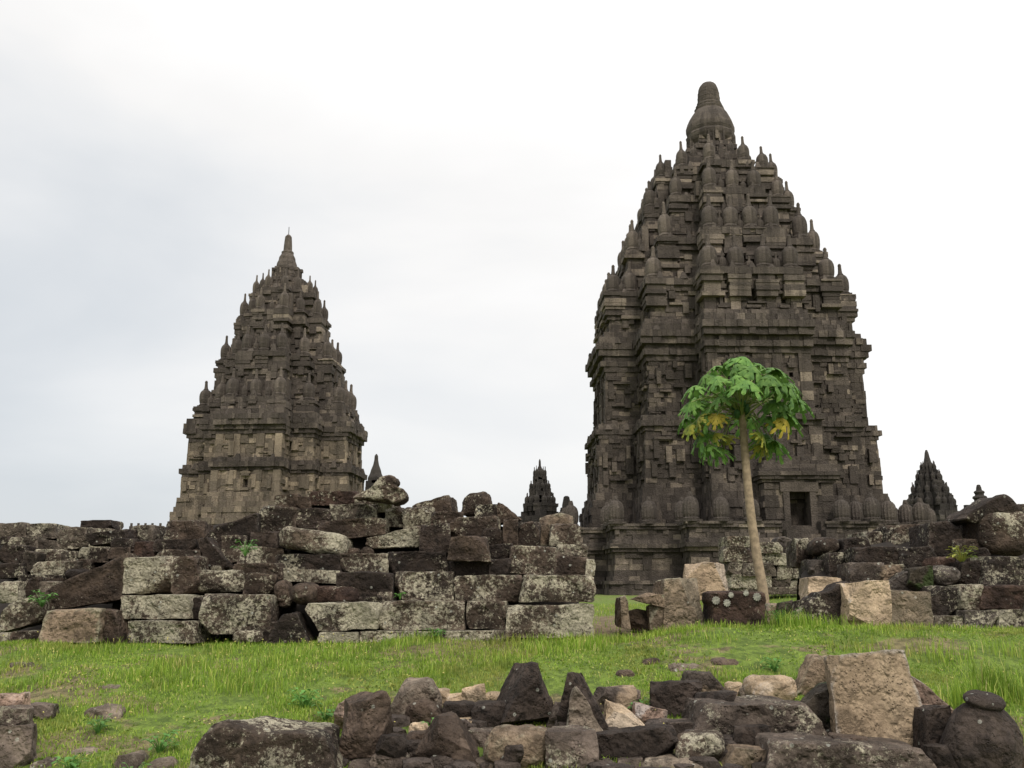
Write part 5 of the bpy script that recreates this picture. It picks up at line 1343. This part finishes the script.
# ------------------------------------------------------------------ grass
nr = np.random.default_rng(5)
def build_blades(name, P, H, Wd, mat, label, lean=0.45):
    """P (n,3) roots; every blade bends over in its own direction: 2 quads + tip"""
    n = len(P); a = nr.uniform(0, 2 * np.pi, n); l = nr.uniform(0.1, 1.0, n) * lean
    side = np.stack([np.cos(a + 1.57), np.sin(a + 1.57), np.zeros(n)], 1) * (Wd[:, None] * 0.5)
    dirv = np.stack([np.cos(a), np.sin(a), np.zeros(n)], 1)
    up = np.array([0, 0, 1.0])
    c1 = P + up * (H * 0.55)[:, None] + dirv * (H * l * 0.25)[:, None]
    c2 = P + up * (H * (1 - 0.25 * l))[:, None] + dirv * (H * l * 0.9)[:, None]
    vs = np.stack([P - side, P + side, c1 - side * .8, c1 + side * .8, c2], 1).reshape(-1, 3)
    idx = np.arange(n)[:, None] * 5
    quads = (idx + np.array([0, 1, 3, 2])).astype(np.int32); tris = (idx + np.array([2, 3, 4])).astype(np.int32)
    me = bpy.data.meshes.new(name)
    me.vertices.add(len(vs)); me.vertices.foreach_set('co', vs.astype(np.float32).ravel())
    loops = np.concatenate([quads.ravel(), tris.ravel()])
    me.loops.add(len(loops)); me.loops.foreach_set('vertex_index', loops)
    starts = np.concatenate([np.arange(n) * 4, n * 4 + np.arange(n) * 3]); 
    me.polygons.add(2 * n); me.polygons.foreach_set('loop_start', starts.astype(np.int32))
    t = nr.uniform(0, 1, n)
    at_ = me.attributes.new('tone', 'FLOAT', 'FACE'); at_.data.foreach_set('value', np.concatenate([t, t]).astype(np.float32))
    me.update(calc_edges=True); me.validate()
    o = link(name, me, mat); tag(o, label, 'grass', kind='stuff'); return o
gmat, nt, b = new_mat('grass_blade'); k = NT(nt)
at_ = k.n('ShaderNodeAttribute', attribute_name='tone'); geo = k.n('ShaderNodeNewGeometry')
rp_ = k.n('ShaderNodeValToRGB'); k.l(at_.outputs['Fac'], rp_.inputs[0])
e_ = rp_.color_ramp.elements
e_[0].color = (0.13, 0.235, 0.022, 1); e_[1].color = (0.50, 0.43, 0.20, 1); e_[1].position = 1.0
for p_, c_ in ((0.45, (0.22, 0.345, 0.038, 1)), (0.80, (0.34, 0.46, 0.065, 1)), (0.94, (0.50, 0.50, 0.14, 1))):
    x_ = e_.new(p_); x_.color = c_
patch = k.noise(geo.outputs['Position'], 0.9, 4, 0.6)
cc = k.mix(k.math('MULTIPLY', k.step(patch, 0.50, 0.66), 0.5), rp_.outputs[0], (0.30, 0.25, 0.08))
dk_ = k.noise(geo.outputs['Position'], 1.9, 5, 0.7)
cc = k.mix(k.math('MULTIPLY', k.step(dk_, 0.50, 0.64), 0.6), cc, (0.085, 0.15, 0.02))
k.l(cc, b.inputs['Base Color']); b.inputs['Roughness'].default_value = 0.6
tl = k.n('ShaderNodeBsdfTranslucent'); k.l(cc, tl.inputs[0]); mxs = k.n('ShaderNodeMixShader'); mxs.inputs[0].default_value = 0.35
k.l(b.outputs[0], mxs.inputs[1]); k.l(tl.outputs[0], mxs.inputs[2])
k.l(mxs.outputs[0], [q for q in nt.nodes if q.type == 'OUTPUT_MATERIAL'][0].inputs[0])
def scatter(n, X, Yr, dens, h0, h1, ex=1.0):
    P, H = [], []
    r_ = random.Random(n)
    for _ in range(n):
        y = Yr[0] + (Yr[1] - Yr[0]) * r_.random() ** ex
        hx = 0.60 * y + 0.5
        x = r_.uniform(max(X[0], -hx), min(X[1], hx))
        dn = dens(x, y)
        if r_.random() > dn: continue
        g = noise.noise(Vector((x * 0.7, y * 0.7, 20.0)))
        P.append((x, y, ground_z(x, y) - 0.01)); H.append(r_.uniform(h0, h1) * (1 + 0.55 * g))
    return np.array(P), np.array(H)
def inpatch(x, y, cx, cy, r): return ((x - cx) ** 2 + (y - cy) ** 2) < r * r
def dens(x, y):
    g = noise.noise(Vector((x * 0.8, y * 0.8, 2.0))) + 0.5 * noise.noise(Vector((x * 2.2, y * 2.2, 7.0)))
    d = 0.54 + 1.55 * g
    if 1.2 < x < 4.6 and 11.2 < y < 12.9: d -= 0.35            # worn soil on the bank
    if -6 < x < -4 and y < 11.5: d -= 0.2
    if y < 13.4 and abs(x - y * .106) < .4 and y > 12.9: d *= 0.4
    if y < 9.6 and x > -1.6 and x < 4.6: d *= 0.25        # under the rock heap
    if y < 9.8 and x < -3: d *= 0.75
    return max(0.03, min(1, d))
P, H = scatter(260000, (-9, 9), (7.8, 13.6), dens, 0.018, 0.075)
build_blades('grass', P, H, nr.uniform(0.005, 0.011, len(P)), gmat, 'short green grass covering the bank', 0.9)
P, H = scatter(60000, (-9, 9), (7.8, 13.6), lambda x, y: max(0, min(1, .15 + 1.6 * noise.noise(Vector((x * .9, y * .9, 44.))))), 0.015, 0.05)
build_blades('ground_cover', P, H, nr.uniform(0.014, 0.03, len(P)), gmat, 'low broad-leaved ground cover in the grass', 1.6)
# lusher tufts
tufts = [(at(px, 660, y).x, y, r, n, h) for px, y, r, n, h in
   ((205, 11.6, .5, 420, .19), (250, 10.8, .3, 320, .21), (165, 11.9, .3, 200, .15), (225, 12.4, .3, 200, .15), (185, 10.9, .25, 160, .18), (270, 11.7, .25, 150, .17), (300, 11.2, .2, 110, .15), (140, 12.6, .25, 120, .13), (350, 12.0, .25, 120, .14), (600, 13.0, .35, 350, .16), (650, 13.25, .5, 350, .13), (985, 10.3, .16, 130, .5), (965, 10.0, .25, 260, .32), (1012, 10.2, .25, 240, .3),
    (310, 12.3, .5, 450, .15), (815, 13.35, .4, 420, .24), (790, 13.45, .25, 220, .28), (470, 12.3, .6, 500, .13), (520, 12.7, .3, 250, .16), (560, 12.6, .4, 350, .16), (60, 12.3, .5, 400, .13), (905, 12.8, .5, 300, .12), (380, 12.5, .3, 200, .15), (430, 11.4, .3, 200, .14), (120, 11.2, .3, 160, .14), (20, 11.6, .3, 150, .15), (690, 12.9, .25, 120, .12), (235, 11.2, .22, 150, .24), (150, 11.3, .18, 90, .2), (95, 12.6, .3, 140, .17), (350, 11.4, .2, 100, .2), (410, 12.7, .3, 160, .16), (505, 11.6, .22, 110, .2), (545, 12.1, .25, 130, .2), (590, 12.4, .25, 140, .22), (720, 12.4, .2, 90, .16), (860, 12.0, .3, 150, .17), (940, 11.6, .3, 200, .24), (1010, 11.8, .3, 180, .2), (40, 10.9, .25, 110, .16), (130, 10.0, .2, 90, .16))]
P, H = [], []
for cx, cy, r, n, h in tufts:
    for _ in range(n):
        a = rng.random() * 6.283; q = r * rng.random() ** .6
        x, y = cx + q * math.cos(a) * 1.4, cy + q * math.sin(a)
        P.append((x, y, ground_z(x, y) - .01)); H.append(h * rng.uniform(.45, 1.15))
build_blades('tall_grass', np.array(P), np.array(H), nr.uniform(.006, .012, len(P)), gmat, 'tufts of taller bright green grass on the bank', .8)
def dens2(x, y):
    if abs(x - y * .106) < .42 and y < 22: return 0.12
    return 1.0
P, H = scatter(42000, (-6, 14), (13.4, 34), dens2, 0.04, 0.13, 1.4)
build_blades('grass', P, H, nr.uniform(.008, .016, len(P)), gmat, 'short green grass behind the ruined walls')
# tiny pale yellow flowers
V, Fc = [], []
for _ in range(420):
    y = rng.uniform(8.8, 12.9); x = rng.uniform(-7, 7) if rng.random() < .5 else rng.uniform(-6, -1.5)
    z = ground_z(x, y) + rng.uniform(.06, .15); s_ = rng.uniform(.006, .013); b0 = len(V)
    V += [(x + s_, y, z), (x, y + s_, z + s_ * .4), (x - s_, y, z), (x, y - s_, z + s_ * .4), (x, y, z + s_), (x, y, z - s_ * .6)]
    for q in ((0, 1, 4), (1, 2, 4), (2, 3, 4), (3, 0, 4), (1, 0, 5), (2, 1, 5), (3, 2, 5), (0, 3, 5)): Fc.append(tuple(b0 + i for i in q))
tag(link('wild_flowers', mesh_from('wild_flowers', V, Fc), M['flower']), 'tiny pale yellow wild flowers dotted through the grass', 'flowers', kind='stuff')

# ------------------------------------------------------------------ broad-leaved weeds
def weed(px, py, Y, h, n, label, on_ground=True, mat='weed', rr=0.05):
    p = at(px, py, Y)
    if on_ground: p.z = ground_z(p.x, Y)
    rt = empty('weed', p); tag(rt, label, 'plant', 'broad-leaved weeds')
    V, Fc = [], []; SV, SF = [], []
    for i in range(n):
        a = rng.random() * 6.28; q = rng.random() ** .5 * h * .8; zz = h * rng.uniform(.3, 1)
        c = Vector((q * math.cos(a), q * math.sin(a), zz))
        L = rr * rng.uniform(.7, 1.3); ax = Vector((math.cos(a), math.sin(a), rng.uniform(-.5, .3))).normalized(); sd_ = Vector((-math.sin(a), math.cos(a), 0))
        b0 = len(V)
        up = Vector((0, 0, 1))
        V += [tuple(x) for x in (c, c + ax * L * .4 + sd_ * L * .42 + up * L * .1, c + ax * L * .4, c + ax * L * .4 - sd_ * L * .42 + up * L * .1, c + ax * L * .85 + sd_ * L * .25, c + ax * L * .85 - sd_ * L * .25, c + ax * L * 1.15 - up * L * .1)]
        Fc += [(b0, b0 + 2, b0 + 1), (b0, b0 + 3, b0 + 2), (b0 + 2, b0 + 4, b0 + 1), (b0 + 2, b0 + 3, b0 + 5), (b0 + 2, b0 + 5, b0 + 6, b0 + 4)]
        tv, tf = tube([Vector((0, 0, -.02)), c * .5 + Vector((0, 0, .02)), c], .004, .002, 4)
        o_ = len(SV); SV += tv; SF += [tuple(o_ + j for j in f) for f in tf]
    link('leaves', mesh_from('leaves', V, Fc), M[mat], rt)
    link('stems', mesh_from('stems', SV, SF), M[mat], rt)
weed(98, 730, 9.35, .16, 26, 'bright green weed below the half-sunk grey stone')
weed(72, 762, 8.45, .15, 30, 'green weed at the bottom edge left of the grey pointed stone')
weed(160, 742, 8.9, .18, 34, 'leafy weed left of the largest lichen-crusted boulder')
weed(134, 764, 8.2, .13, 18, 'weed in front of the grey pointed stone at the bottom edge')
weed(305, 700, 10.2, .20, 50, 'dense dark green weed behind the pinkish split stone')
weed(325, 712, 9.8, .16, 26, 'weed between the largest boulder and the pinkish split stone')
weed(640, 706, 9.9, .15, 34, 'green weed growing beside the dark square rock at the back of the heap')
weed(775, 672, 11.2, .16, 34, 'low weed patch behind the rounded tan boulder')
weed(430, 727, 9.0, .07, 3, 'single green leaf on the slope of the big dark pyramid rock', False)
weed(245, 555, 13.7, .22, 26, 'small green plant growing from the wall beside the lichened upright block', False, rr=.07)
weed(42, 606, 13.3, .22, 30, 'green plant at the low end of the great slanting slab', False, rr=.07)
weed(436, 634, 12.85, .14, 40, 'creeping weed over the low pale stones at the wall foot')
weed(400, 598, 12.85, .08, 12, 'tiny weed in the joint above the longest pale bottom block', False)
weed(962, 562, 14.6, .24, 40, 'yellow-green weed growing on the rubble heap at the right', False, 'leafy', .08)
weed(783, 628, 13.4, .3, 26, 'grassy weed between the stones right of the papaya trunk')
# white lichen rosettes on the cornice block
cb_ = bpy.data.objects['cornice_block']
for px, py, s_ in lo:
    p = at(px, py, 13.7 - .02) - cb_.location
    me = lathe('lichen_patch', [(s_ * .8 * mpp(600, 13.7), 0), (s_ * .74 * mpp(600, 13.7), .006), (s_ * .4 * mpp(600, 13.7), .009), (.005, .01)], 22, .13)
    o = link('lichen_patch', me, plain('white_lichen', (0.46, 0.45, 0.38), var=.5, scale=30) if 'white_lichen' not in bpy.data.materials else bpy.data.materials['white_lichen'], cb_, p)
    o.rotation_euler = (R(90), 0, 0)
